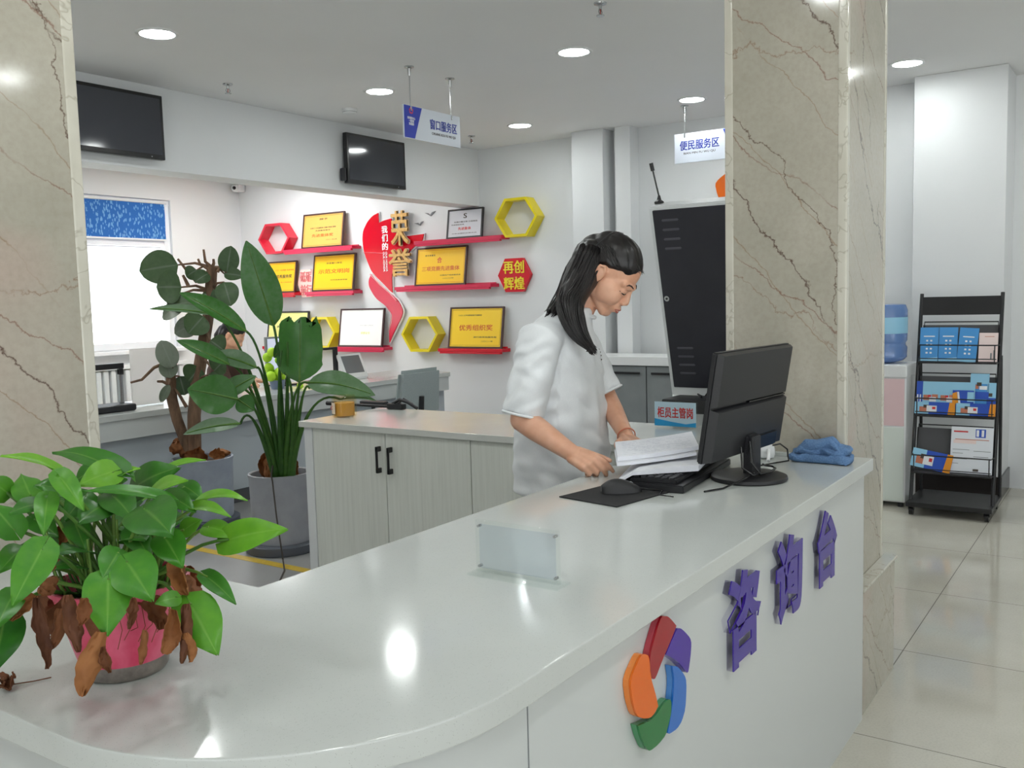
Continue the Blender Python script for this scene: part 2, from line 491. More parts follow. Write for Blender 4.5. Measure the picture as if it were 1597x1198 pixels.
def text_mb(body, frame, w=None, h=None, depth=0.002, bold=0.0, spacing=1.0, line=1.0, res=3, outline=False):
    """lettering centred on frame origin, running along frame x, standing along frame y, raised along frame z"""
    cu = bpy.data.curves.new('t', 'FONT'); cu.body = body; cu.size = 1.0; cu.resolution_u = res
    cu.align_x = 'CENTER'; cu.offset = bold if outline else 0.0; cu.space_character = spacing; cu.space_line = line
    cu.extrude = 0.5
    o = bpy.data.objects.new('t', cu); COL.objects.link(o)
    dg = bpy.context.evaluated_depsgraph_get(); dg.update()
    me = bpy.data.meshes.new_from_object(o.evaluated_get(dg))
    vs = [v.co.copy() for v in me.vertices]; fs = [tuple(p.vertices) for p in me.polygons]
    bpy.data.objects.remove(o, do_unlink=True); bpy.data.curves.remove(cu); bpy.data.meshes.remove(me)
    mb = MB()
    if not vs: return mb
    x0 = min(v.x for v in vs); x1 = max(v.x for v in vs); y0 = min(v.y for v in vs); y1 = max(v.y for v in vs)
    sx = (w / (x1 - x0)) if w else None
    sy = (h / (y1 - y0)) if h else None
    sx = sx or sy; sy = sy or sx
    O, X, Y, Z = [V(q) for q in frame]
    cx = (x0 + x1) / 2; cy = (y0 + y1) / 2
    # heavier strokes: the same outline laid again a little to each side
    d = 0.0 if outline else bold
    for i, (ox, oy) in enumerate(((0, 0), (1, .6), (-1, .6), (1, -.6), (-1, -.6)) if d else ((0, 0),)):
        mb.add([O + X * (v.x - cx + ox * d) * sx + Y * (v.y - cy + oy * d) * sy + Z * (v.z + 0.5) * depth * (1 - .03 * i) for v in vs], fs)
    return mb
# ------------------------------------------------------------------ the setting
CZ = 2.816      # ceiling height
FX = lambda o: (o, (1, 0, 0), (0, 0, 1), (0, -1, 0))      # face looking to -y
FB = lambda o: (o, (0, -1, 0), (0, 0, 1), (-1, 0, 0))     # face looking to -x

struct(MB().box((-4, -5, -.12), (9, 8.85, 0)).build('floor', FLOOR, smooth=False))
struct(MB().box((1.0, 1.46, 0), (7.2, 5.36, .004)).build('floor.001', CONCRETE, smooth=False))
struct(MB().box((-4.1, -5.1, CZ), (9, 8.9, CZ + .12)).build('ceiling', CEIL, smooth=False))
struct(MB().box((7.26, -5, 0), (7.45, 8.85, CZ)).build('wall_back', WALL, smooth=False))
struct(MB().box((-4, 8.68, 0), (4.0, 8.85, CZ)).box((6.33, 8.68, 0), (7.26, 8.85, CZ)).box((4.0, 8.68, 0), (6.33, 8.85, .99)).box((4.0, 8.68, 2.55), (6.33, 8.85, CZ)).build('wall_window', WALL, smooth=False))
struct(MB().box((-4.1, 1.9, 0), (-4, 8.85, CZ)).box((-4.1, -5, 2.5), (-4, 1.9, CZ)).build('wall_left', WALL, smooth=False))
struct(MB().box((-4, -5.1, 2.5), (7.45, -5, CZ)).box((2.8, -5.1, 0), (7.45, -5, 2.5)).build('wall_front', WALL, smooth=False))
# unseen glazed openings, added behind the viewer to let in fill daylight
ALU = mat('aluminium frame', (170, 172, 174), .35, .8)
m = MB()
for i in range(6): m.box((-4.0 + i * 1.35 - .03, -5.08, 0), (-4.0 + i * 1.35 + .03, -5.02, 2.5))
m.box((-4, -5.08, 0), (2.8, -5.02, .08)).box((-4, -5.08, 2.42), (2.8, -5.02, 2.5)).box((-4, -5.08, 2.05), (2.8, -5.02, 2.11))
w2_ = struct(m.build('added_window_2', ALU, smooth=False))
MB().box((-4, -5.052, .08), (2.8, -5.048, 2.42)).build('window_pane', GLASS, w2_, smooth=False)
m = MB()
for i in range(6): m.box((-4.08, -5.0 + i * 1.37 - .03, 0), (-4.02, -5.0 + i * 1.37 + .03, 2.5))
m.box((-4.08, -5, 0), (-4.02, 1.9, .08)).box((-4.08, -5, 2.42), (-4.02, 1.9, 2.5))
w3_ = struct(m.build('added_window_3', ALU, smooth=False))  # second unseen glazing, added for fill daylight from the left
MB().box((-4.052, -5, .08), (-4.048, 1.9, 2.42)).build('window_pane', GLASS, w3_, smooth=False)
struct(MB().box((-4, 5.27, 2.29), (7.26, 5.50, CZ), .004).build('wall_header', WALL))
struct(MB().box((7.06, 3.83, 0), (7.26, 4.135, CZ), .006).build('wall_pilaster', WALL))
struct(MB().box((7.10, 3.595, 0), (7.26, 3.74, CZ), .006).build('wall_pilaster.001', WALL))
struct(MB().box((6.83, .775, 0), (7.26, 1.336, CZ), .006).build('wall_pier', WALL))
struct(MB().box((7.02, 1.336, 0), (7.26, 1.62, CZ), .006).build('wall_pier.001', WALL))
BASEB = mat('black stone skirting', (36, 32, 32), 0.2)
b = MB().box((6.818, .763, 0), (6.83, 1.336, .15), .003).box((6.818, .763, 0), (7.26, .775, .15), .003)
struct(b.build('baseboard_right', BASEB))

def pillar(name, x0, x1, y0, y1):
    s = .028
    o = struct(MB().box((x0, y0, 0), (x1, y1, CZ)).build(name, MARBLE, smooth=False))
    m = MB()
    for cx in (x0, x1):
        for cy in (y0, y1):
            sx = s if cx == x0 else -s; sy = s if cy == y0 else -s
            ex = -.0025 if cx == x0 else .0025; ey = -.0025 if cy == y0 else .0025
            xs = sorted((cx + ex, cx + sx)); ys = sorted((cy + ey, cy + sy))
            m.box((xs[0], ys[0], 0), (xs[1], ys[1], CZ), .006)
    c = m.build('corner_strip', TRIMM); c.parent = o
    return o
P1 = pillar('pillar', 3.02, 3.54, .784, 1.177)
P2 = pillar('pillar.001', .62, 1.231, 2.0, 2.5)
m = MB().box((3.40, .745, 0), (3.566, .784, .421)).box((3.54, .784, 0), (3.566, 1.2, .421)).box((3.09, .745, 0), (3.40, .784, .421))
pb = m.build('plinth', MARBLE, P1, smooth=False)
m = MB().box((3.09, .737, .421), (3.572, .784, .432), .003).box((3.54, .784, .421), (3.572, 1.2, .432), .003)
m.build('plinth_cap', TRIMM, P1)

# window with a patterned blind over its upper light
WF = mat('white window frame', (232, 234, 236), 0.3)
m = MB()
x0, x1, z0, z1 = 4.0, 6.33, .99, 2.55
for a, b, e in (((x0, z0 + .002), (x1, z0 + .07), 0), ((x0, z1 - .06), (x1, z1 - .002), 0), ((x0 + .002, z0 + .004), (x0 + .07, z1 - .004), .004), ((x1 - .07, z0 + .004), (x1 - .002, z1 - .004), .004), ((x0 + .03, 2.06), (x1 - .03, 2.13), .008), ((5.05, z0 + .03), (5.12, 2.1), .012)):
    m.box((a[0], 8.71 + e, a[1]), (b[0], 8.79 - e, b[1]), .003)
wn = struct(m.build('window_1', WF))
MB().box((4.07, 8.745, 1.06), (6.26, 8.749, 2.06)).box((4.07, 8.745, 2.13), (6.26, 8.749, 2.49)).build('window_pane', GLASS, wn, smooth=False)
MB().box((x0 - .05, 8.60, .945), (x1 + .05, 8.72, .985), .008).build('window_sill', WF, wn)
MB().box((4.1, 8.705, 2.045), (6.2, 8.712, 2.052)).build('sash_gasket', mat('grey gasket', (150, 152, 156), .5), wn)
def mat_blind():
    m = mat('blue patterned blind', (44, 110, 186), 0.8); nt = NT(m)
    p = world_pos(nt)
    fac = None
    for ang, off in ((0.7, 0.0), (-0.6, 3.3), (1.9, 7.7)):
        mp = nt.mapping((34, 34, 14), (0, ang, 0), vec=p); mp.node.inputs['Location'].default_value = (off, off, off)
        v = nt.node('ShaderNodeTexVoronoi'); v.inputs['Scale'].default_value = 1.0; nt.l.new(mp, v.inputs['Vector'])
        d = nt.math('LESS_THAN', v.outputs['Distance'], 0.26)
        fac = d if fac is None else nt.math('MAXIMUM', fac, d)
    nt.color(nt.mix(nt.math('MULTIPLY', fac, .75), srgb(36, 104, 182), srgb(130, 186, 226)))
    tr = nt.node('ShaderNodeBsdfTranslucent'); tr.inputs[0].default_value = srgb(60, 130, 200)
    mx = nt.node('ShaderNodeMixShader'); mx.inputs[0].default_value = 0.08
    nt.l.new(nt.b.outputs[0], mx.inputs[1]); nt.l.new(tr.outputs[0], mx.inputs[2]); nt.l.new(mx.outputs[0], nt.n['Material Output'].inputs[0])
    return m
t = thing('window_blind', (5.2, 8.69, 2.5), 'blue roller blind with a pale seed pattern pulled over the window top', 'blind')
P = [[(4.06 + 2.2 * j / 12, 8.687 + .003 * sin(i * 1.2), 2.135 + .375 * i / 6) for j in range(13)] for i in range(7)]
MB().grid(P, .002).build('blind_cloth', mat_blind(), t)
MB().cyl((4.05, 8.685, 2.52), (6.28, 8.685, 2.52), .016).build('roller', WHITEP, t)
MB().box((4.06, 8.678, 2.118), (6.26, 8.694, 2.136), .004).build('bottom_rail', WHITEP, t)

# white heating unit below the window
t = thing('radiator', (5.6, 8.6, 0), 'white ribbed radiator under the bright window', 'radiator')
m = MB()
for i in range(24): m.box((4.4 + i * .08, 8.56, .12), (4.46 + i * .08, 8.64, .80), .02)
m.build('fins', WHITEM, t)
MB().box((4.36, 8.545, .80), (6.34, 8.655, .85), .01).build('top_cover', WHITEM, t)
for x in (4.6, 6.1): MB().box((x, 8.58, 0), (x + .04, 8.62, .13), .004).build('leg', WHITEM, t)

# yellow floor tape
o = MB().box((3.335, 3.46, .004), (3.395, 5.28, .0052)).build('floor_tape', mat_noisy('yellow floor tape', (190, 158, 40), (206, 176, 60), 30, .5, bump=0), smooth=False)
tag(o, 'yellow tape line stuck along the grey floor beside the potted plants', 'floor tape')

# ------------------------------------------------------------------ ceiling fixtures
def downlight(loc, label):
    t = thing('downlight', loc, label, 'ceiling light', 'round downlights in the white ceiling')
    MB().lathe([(.084, -.002), (.088, -.007), (.104, -.006), (.108, 0), (.084, 0)], loc, 40).build('trim_ring', WHITEP, t)
    x, y, z = loc
    MB().lathe([(.0, -.0035), (.085, -.0035), (.085, -.001), (.0, -.001)], loc, 40).build('diffuser', LIT, t)
    return t
D0 = downlight((3.084, 4.253, CZ), 'lit round downlight nearest the left marble pillar and the left screen')
for p, l in (((4.812, 4.291), 'lit round downlight just left of the hanging blue and white window sign'),
             ((6.486, 4.278), 'lit round downlight farthest back, near the corner over the honour wall'),
             ((4.788, 2.774), 'lit round downlight in the middle of the ceiling over the woman'),
             ((6.489, 2.781), 'lit round downlight above the hanging white convenience sign'),
             ((6.387, 1.292), 'lit round downlight right of the right marble pillar, above the brochure rack')):
    dup(D0, (p[0], p[1], CZ), l)
for p in ((3.084, 2.76), (1.38, 2.76), (1.38, 1.29), (1.38, -.2), (3.084, -.2), (4.788, -.2), (6.4, -.2), (-.35, 1.29), (-.35, -.2), (3.084, -1.7), (1.38, -1.7), (4.788, -1.7), (-.35, 2.76), (1.38, 4.25)):  # out-of-view downlights continuing the grid, added to light the hall
    dup(D0, (p[0], p[1], CZ), 'unseen round downlight carrying on the ceiling grid, added to light the hall')
t = thing('added_light_panel', (4.6, 6.6, CZ), 'unseen square panel added behind the header to brighten the teller area', 'ceiling light', 'added teller area light panels')  # panels out of view, put in to brighten the teller area
MB().box((4.3, 6.3, CZ - .012), (4.9, 6.9, CZ), .003).build('panel_frame', WHITEP, t)
MB().box((4.32, 6.32, CZ - .0135), (4.88, 6.88, CZ - .011)).build('diffuser', LITPANEL, t, smooth=False)
dup(t, (6.3, 7.3, CZ))
dup(t, (2.6, 6.6, CZ))

def sprinkler(loc, label, s=1.0):
    t = thing('sprinkler', loc, label, 'sprinkler', 'ceiling sprinklers')
    MB().lathe([(.0, 0), (.032 * s, 0), (.03 * s, -.006), (.012 * s, -.012), (0, -.012)], loc, 24).build('escutcheon', CHROME, t)
    z = V(loc)
    m = MB().cyl(z + V((0, 0, -.01)), z + V((0, 0, -.03)), .009, .007, 12)
    m.tube([z + V((-.008, 0, -.028)), z + V((-.017, 0, -.042)), z + V((-.006, 0, -.058))], .0028, 8)
    m.tube([z + V((.008, 0, -.028)), z + V((.017, 0, -.042)), z + V((.006, 0, -.058))], .0028, 8)
    m.build('frame', CHROME, t)
    MB().lathe([(0, -.058), (.02, -.058), (.02, -.062), (0, -.062)], loc, 20).build('deflector', CHROME, t)
    MB().cyl(z + V((0, 0, -.03)), z + V((0, 0, -.056)), .0032, n=8).build('bulb', mat('red glass bulb', (150, 60, 50), .2), t)
    return t
s0 = sprinkler((4.035, 4.878, CZ), 'small chrome sprinkler between the left screen and the left downlight')
dup(s0, (6.61, 4.865, CZ), 'small chrome sprinkler right of the hanging window sign near the far corner')
dup(s0, (4.1, 2.224, CZ), 'chrome sprinkler at the top edge above the middle downlight')
t = thing('smoke_detector', (5.103, 4.848, CZ), 'white round smoke detector on the ceiling above the smaller screen', 'smoke detector')
MB().lathe([(0, 0), (.055, 0), (.055, -.018), (.045, -.034), (.02, -.042), (0, -.042)], t.location, 28).build('housing', WHITEP, t)
MB().lathe([(.0465, -.0275), (.0515, -.0245), (.0525, -.0215), (.0475, -.0215)], t.location, 28).build('vent_ring', GREYP, t)
t = thing('security_camera', (7.14, 8.6, 2.74), 'small white and black dome security camera in the far upper corner', 'camera')
MB().box((7.16, 8.56, 2.70), (7.255, 8.64, 2.78), .01).build('mount', WHITEP, t)
MB().ell((7.14, 8.6, 2.74), .045).build('dome', WHITEP, t)
MB().ell((7.111, 8.577, 2.738), .02).build('lens', BEZEL, t)

# ------------------------------------------------------------------ screens on the header
def tv(x0, x1, z0, z1, label):
    t = thing('wall_screen', ((x0 + x1) / 2, 5.2, z0), label, 'screen', 'switched off screens on the header')
    MB().box((x0, 5.19, z0), (x1, 5.232, z1), .006).build('housing', BEZEL, t)
    MB().box((x0 + .022, 5.1885, z0 + .03), (x1 - .022, 5.1905, z1 - .022), .0005).build('screen_glass', SCREEN, t)
    xm = (x0 + x1) / 2
    MB().box((xm - .12, 5.232, z0 + .1), (xm + .12, 5.272, z1 - .1), .004).build('wall_bracket', BLACKM, t)
    MB().cyl((x1 - .1, 5.189, z0 + .014), (x1 - .1, 5.186, z0 + .014), .004, n=10).build('power_button', GREYP, t)
    return t
tv(3.03, 3.772, 2.342, 2.742, 'dark switched off screen on the header beside the left marble pillar')
t2 = tv(5.415, 6.108, 2.344, 2.734, 'dark switched off screen on the header above the honour wall')
MB().box((5.385, 5.20, 2.36), (5.415, 5.25, 2.46), .01).build('side_speaker', BLACKP, t2)

# ------------------------------------------------------------------ hanging signs
def rod(m, p, z0):
    m.cyl((p[0], p[1], z0), (p[0], p[1], CZ), .0032, n=8)
def rodcap(m, p):
    m.lathe([(0, 0), (.03, 0), (.03, -.005), (.012, -.012), (.008, -.05), (.004, -.06), (0, -.06)], (p[0], p[1], CZ), 20)
SIGNW = mat('frosted white sign board', (208, 214, 222), 0.15)
SIGNB = mat('bright white sign board', (186, 192, 202), 0.3)
INKNAVY = mat('navy ink', (24, 40, 128), .6)
t = thing('hanging_sign', (4.64, 3.72, 2.39), 'hanging white sign with blue left end reading window service area', 'sign')
MB().box((4.367, 3.712, 2.389), (4.925, 3.722, 2.586), .002).build('board', SIGNW, t)
MB().prism([(0, 0), (.094, 0), (.168, .19), (0, .19)], .0012, FX((4.372, 3.7118, 2.393))).build('blue_end', BLUEP, t)
text_mb('窗口服务区', FX((4.752, 3.7116, 2.502)), w=.27, h=.062, depth=.001, bold=.022).build('lettering', INKBLUE, t, smooth=False)
text_mb('CHUANG KOU FU WU QU', FX((4.752, 3.7116, 2.445)), w=.24, h=.018, depth=.0008, bold=.014).build('small_lettering', INKDARK, t, smooth=False)
MINI = mat('small red emblem', (214, 60, 70), .4)
m = MB()
for i in range(5):
    a = i * 2 * pi / 5 + 2.2
    m.prism([(.02 * cos(a), .02 * sin(a)), (.021 * cos(a + .9), .021 * sin(a + .9)), (.012 * cos(a + 1.2), .012 * sin(a + 1.2)), (.011 * cos(a + .2), .011 * sin(a + .2))], .0008, FX((4.437, 3.7104, 2.555)))
m.build('emblem', MINI, t, smooth=False)
text_mb('政务服务中心\n一窗受理\n集成服务', FX((4.437, 3.7104, 2.494)), w=.07, h=.05, depth=.0006, bold=.022).build('end_lettering', INKWHITE, t, smooth=False)
for x in (4.44, 4.838):
    m = MB(); rod(m, (x, 3.717), 2.56); m.box((x - .006, 3.709, 2.555), (x + .006, 3.725, 2.585), .002)
    m.build('hanging_rod', CHROME, t)
    m = MB(); rodcap(m, (x, 3.717)); m.build('ceiling_cap', CHROME, t)
t = thing('hanging_sign', (6.67, 2.65, 2.39), 'hanging bright white sign reading convenience service area beside the right pillar', 'sign')
MB().box((6.665, 2.42, 2.393), (6.675, 3.0, 2.612), .002).build('board', SIGNB, t)
MB().prism([(0, .21), (.17, .21), (.17, 0), (.085, 0)], .0012, FB((6.6648, 2.615, 2.398))).build('blue_end', BLUEP, t)
text_mb('便民服务区', FB((6.6646, 2.8, 2.522)), w=.31, h=.07, depth=.001, bold=.022).build('lettering', INKNAVY, t, smooth=False)
text_mb('BIAN MIN FU WU QU', FB((6.6646, 2.8, 2.462)), w=.25, h=.018, depth=.0008, bold=.014).build('small_lettering', INKDARK, t, smooth=False)
for y in (2.917, 2.50):
    m = MB(); rod(m, (6.67, y), 2.59); m.box((6.663, y - .006, 2.58), (6.677, y + .006, 2.612), .002)
    m.build('hanging_rod', CHROME, t)
    m = MB(); rodcap(m, (6.67, y)); m.build('ceiling_cap', CHROME, t)

# ------------------------------------------------------------------ honour wall
WXF = 7.26
def shelf(y0, y1, ztop, label, m=REDP):
    t = thing('wall_shelf', (7.2, (y0 + y1) / 2, ztop), label, 'shelf', 'red picture shelves on the honour wall')
    MB().box((7.115, y0, ztop - .032), (7.255, y1, ztop), .003).build('plank', m, t)
    MB().box((7.118, y0 + .02, ztop - .05), (7.15, y1 - .02, ztop - .0318), .002).build('front_lip', m, t)
    MB().box((7.235, y0 + .03, ztop - .0005), (7.255, y1 - .03, ztop + .014), .002).build('back_rail', m, t)
    return t
shelf(6.805, 7.84, 2.003, 'pink red wall shelf under the pale gold certificate, upper left', PINKRED)
shelf(4.93, 5.975, 1.993, 'crimson wall shelf under the silver white certificate, upper right', PINKRED)
shelf(5.065, 6.25, 1.556, 'crimson wall shelf under the yellow certificate right of the red ribbon', PINKRED)
shelf(4.955, 5.72, .946, 'red wall shelf under the lowest right yellow certificate')
shelf(6.812, 7.53, 1.540, 'pink red wall shelf under the certificate beside the faded hexagon', PINKRED)
shelf(7.69, 8.25, 1.540, 'red wall shelf under the certificate half hidden by the tall green leaf', REDP)
shelf(6.425, 7.14, .950, 'pink red wall shelf under the blank glaring white certificate', PINKRED)
shelf(7.52, 8.25, .950, 'red wall shelf behind the torn leaf, under the leftmost lower certificate', REDP)

def cert(yc, w, z0, h, face, framem, label, lines, group='framed certificates on the honour wall', border=None):
    """framed sheet leaning back against the wall on its shelf; lines = (text, dy, width, height, ink)"""
    t = thing('framed_certificate', (7.16, yc, z0), label, 'certificate', group)
    lean = radians(9)
    up = V((sin(lean), 0, cos(lean))); right = V((0, -1, 0)); out = V((-cos(lean), 0, sin(lean)))
    o = V((7.150, yc, z0 + .0012))
    fr = (o, right, up, out)
    f = .016
    m = MB()
    for x0, x1, y0, y1 in ((-w / 2, w / 2, 0, f), (-w / 2, w / 2, h - f, h), (-w / 2, -w / 2 + f, f, h - f), (w / 2 - f, w / 2, f, h - f)):
        m.prism([(x0, y0), (x1, y0), (x1, y1), (x0, y1)], -.022, (o, right, up, out))
    m.build('frame', framem, t, smooth=False)
    q = o - out * .006
    MB().prism([(-w / 2 + f, f), (w / 2 - f, f), (w / 2 - f, h - f), (-w / 2 + f, h - f)], -.010, (q, right, up, out)).build('sheet', face, t, smooth=False)
    if border:
        m = MB(); e = f + .012; k = .003
        for x0, x1, y0, y1 in ((-w / 2 + e, w / 2 - e, e, e + k), (-w / 2 + e, w / 2 - e, h - e - k, h - e), (-w / 2 + e, -w / 2 + e + k, e, h - e), (w / 2 - e - k, w / 2 - e, e, h - e)):
            m.prism([(x0, y0), (x1, y0), (x1, y1), (x0, y1)], .0006, (q, right, up, out))
        m.build('border_line', border, t, smooth=False)
    for i, (s, dx, dy, tw, th, ink) in enumerate(lines):
        text_mb(s, (q + right * dx * w + up * dy * h, right, up, out), w=tw * w, h=th * h, depth=.0006, bold=.022).build('lettering', ink, t, smooth=False)
    return t
CGOLD = mat('pale gold certificate', (216, 172, 88), .35)
CYEL = mat('yellow certificate', (244, 196, 18), .35)
CYEL2 = mat('lemon yellow certificate', (244, 204, 34), .35)
CSILV = mat('silver white certificate', (206, 206, 212), .3)
CWHITE = mat('white certificate', (244, 244, 240), .3)
CPALE = mat('pale yellow certificate', (240, 240, 150), .3)
cert(7.285, .61, 2.003, .372, CGOLD, FRAMEW, 'pale gold framed certificate on the upper left shelf beside the red hexagon frame',
     [('授予', 0, .83, .2, .05, INKDARK), ('全县三八红旗集体 巾帼文明岗 荣誉', 0, .58, .62, .04, INKDARK), ('先进集体称号', 0, .5, .36, .035, INKDARK), ('先进集体奖', 0, .36, .52, .09, INKORANGE), ('二〇二一年三月', .22, .22, .26, .03, INKDARK)], border=INKORANGE)
cert(7.155, .61, 1.541, .394, CYEL, FRAMEW, 'yellow framed certificate with orange title just left of the red ribbon',
     [('全县窗口单位', 0, .76, .38, .05, INKDARK), ('示范文明岗', 0, .54, .74, .12, INKORANGE), ('中共县委宣传部', .14, .3, .4, .03, INKDARK)], border=INKORANGE)
cert(7.975, .50, 1.541, .352, CYEL, FRAMEW, 'yellow framed certificate partly behind the tall upright leaf',
     [('二〇一九年度 先进单位', .12, .72, .6, .05, INKORANGE), ('优秀服务奖', .12, .52, .5, .11, INKDARK), ('县人民政府', .2, .33, .36, .03, INKORANGE)], border=INKORANGE)
cert(7.90, .64, .951, .388, CPALE, FRAMEB, 'pale yellow framed certificate behind the torn strelitzia leaf',
     [('G', .05, .74, .07, .16, INKDARK), ('先进集体单位', -.02, .56, .5, .06, INKDARK), ('特发此证', .1, .3, .4, .05, INKDARK)])
cert(6.79, .62, .951, .402, CWHITE, FRAMEW, 'blank glaring white framed certificate below the ribbon tail',
     [('荣誉证书', .1, .36, .2, .06, mat('pale yellow ink', (236, 238, 150), .5)), ('中心窗口单位', .12, .56, .3, .03, mat('pale grey ink', (210, 210, 210), .5))])
cert(5.39, .42, 1.994, .284, CSILV, FRAMEB, 'small silver framed certificate on the upper right shelf beside the yellow hexagon',
     [('S', .0, .76, .09, .16, INKDARK), ('全国巾帼文明 示范岗位', .02, .56, .66, .05, INKDARK), ('先进岗位名单', -.2, .47, .36, .04, INKDARK), ('先进集体', 0, .33, .36, .10, INKRED), ('中华全国妇女联合会', 0, .17, .7, .03, INKDARK)])
cert(5.705, .625, 1.557, .378, CYEL, FRAMEW, 'yellow framed certificate with red crest and orange title, middle right shelf',
     [('县 行 政 服 务', -.22, .79, .2, .04, INKDARK), ('合', -.03, .66, .09, .15, INKRED), ('三项竞赛先进集体', 0, .44, .74, .12, INKORANGE), ('中国共产党县委员会', .2, .26, .4, .03, INKDARK), ('二〇二〇年', .16, .18, .22, .025, INKDARK)], border=INKORANGE)
cert(5.305, .635, .947, .398, CYEL2, FRAMEW, 'yellow framed certificate on the lowest right shelf in a dark red frame',
     [('二〇二〇年度营商环境建设', -.12, .80, .44, .035, INKDARK), ('优秀组织奖', 0, .5, .62, .14, INKORANGE), ('县行政审批服务局', .18, .27, .42, .035, INKDARK), ('二〇二一年', .22, .17, .22, .03, INKDARK)], border=mat('brown line', (150, 110, 30), .5))

def hexring(yc, zc, w, h, m, name, label, depth=.13, th=.026):
    t = thing(name, (7.2, yc, zc), label, 'shelf frame', None)
    def pts(k, x):
        a = w / 2 - k; q = h / 2 - k * .95
        return [(a, 0), (a * .5, q), (-a * .5, q), (-a, 0), (-a * .5, -q), (a * .5, -q)]
    O = pts(0, 0); I = pts(th, 0)
    mb = MB(); xo = 7.255; xi = 7.255 - depth
    ring = lambda P, x: [V((x, yc + p[0], zc + p[1])) for p in P]
    mb.rings([ring(O, xo), ring(O, xi), ring(I, xi), ring(I, xo)], closed=True)
    mb.build('hexagon_frame', m, t, smooth=False)
    return t
hexring(7.99, 2.137, .50, .33, mat('red frame', (214, 34, 60), .3), 'hexagon_shelf', 'empty red hexagon wall frame at the upper left of the honour wall')
hexring(4.775, 2.145, .47, .352, YELLOWP, 'hexagon_shelf', 'empty yellow hexagon wall frame at the upper right end of the crimson shelf')
hexring(5.957, 1.083, .47, .348, YELLOWP, 'hexagon_shelf', 'empty yellow hexagon wall frame between the white and lowest yellow certificates')
hexring(7.335, 1.098, .44, .338, YELLOWP, 'hexagon_shelf', 'empty yellow hexagon wall frame half behind the torn strelitzia leaf')

def hexsign(yc, zc, w, h, m, edge, rows, ink, label, cat='sign'):
    t = thing('hexagon_sign', (7.22, yc, zc), label, cat)
    P = [(w / 2, 0), (w * .27, h / 2), (-w * .27, h / 2), (-w / 2, 0), (-w * .27, -h / 2), (w * .27, -h / 2)]
    MB().prism(P, .04, FB((7.255, yc, zc))).build('plate', m, t, smooth=False)
    for i, r in enumerate(rows):
        text_mb(r, FB((7.2149, yc, zc + (.24 - .48 * i) * h)), w=w * .62, h=h * .37, depth=.004, bold=.022).build('lettering', ink, t, smooth=False)
    return t
hexsign(4.867, 1.627, .365, .31, REDP, REDP, ('再创', '辉煌'), INKYEL, 'red hexagon sign with yellow characters right of the shelves')
hexsign(7.605, 1.635, .27, .30, mat('faded pink acrylic', (240, 206, 196), .2), REDP, ('砥砺', '前行'), mat('faded red ink', (222, 110, 110), .4), 'faded pink hexagon sign with red characters between two yellow certificates')

RIB_A = [(6.534, 2.318), (6.531, 2.216), (6.466, 2.236), (6.357, 2.251), (6.356, 2.158), (6.233, 2.057), (5.945, 2.07), (5.966, 1.996), (6.107, 1.935), (6.172, 1.861), (6.319, 1.76), (6.386, 1.682), (6.382, 1.499), (6.49, 1.59), (6.65, 1.719), (6.7, 1.817), (6.75, 1.929), (6.766, 2.054), (6.753, 2.149), (6.686, 2.24), (6.609, 2.296)]
RIB_B = [(6.651, 1.698), (6.528, 1.578), (6.378, 1.485), (6.283, 1.409), (6.234, 1.313), (6.273, 1.233), (6.36, 1.111), (6.433, 0.994), (6.434, 1.097), (6.386, 1.22), (6.387, 1.302), (6.465, 1.371), (6.599, 1.45), (6.686, 1.569), (6.688, 1.638)]
def smooth_poly(P, it=1):
    for _ in range(it):
        Q = []
        for i in range(len(P)):
            a = V(P[i]); b = V(P[(i + 1) % len(P)]); c = V(P[i - 1])
            ang = (a - c).angle(b - a) if (a - c).length and (b - a).length else 0
            if ang > 1.15: Q.append(tuple(a))
            else: Q.append(tuple(a * .8 + c * .2)); Q.append(tuple(a * .8 + b * .2))
        P = Q
    return P
def grow(P, d):
    n = len(P); ar = sum(P[i][0] * P[(i + 1) % n][1] - P[(i + 1) % n][0] * P[i][1] for i in range(n)); s = 1 if ar > 0 else -1
    Q = []
    for i in range(n):
        a = V(P[i - 1]); b = V(P[i]); c = V(P[(i + 1) % n])
        e = (b - a).normalized(); f = (c - b).normalized(); nn = V((e.y + f.y, -e.x - f.x))
        nn = nn.normalized() if nn.length > 1e-6 else V((e.y, -e.x))
        Q.append(tuple(b + nn * d * s))
    return Q
t = thing('ribbon_sculpture', (7.25, 6.45, 1.0), 'big red ribbon wall sculpture with gold characters meaning honour', 'wall sculpture')
CEN = [(p[0] - 6.45, p[1] - 1.7) for p in RIB_A]; CEN2 = [(p[0] - 6.45, p[1] - 1.7) for p in RIB_B]
FW = lambda x: ((x, 6.45, 1.7), (0, 1, 0), (0, 0, 1), (-1, 0, 0))
A2 = smooth_poly(CEN, 2); B2 = smooth_poly(CEN2, 2)
MB().prism(grow(A2, .014), .012, FW(7.255)).build('backing', WHITEACR, t, smooth=False)
MB().prism(grow(B2, .014), .012, FW(7.24)).build('backing', WHITEACR, t, smooth=False)
MB().prism(A2, .012, FW(7.2429)).build('ribbon_band', REDGLOSS, t, smooth=False)
lab(MB().prism(B2, .012, FW(7.2279)).build('ribbon_tail', mat('crimson acrylic', (208, 22, 58), .12), t, smooth=False), 'crimson curling lower band of the ribbon')
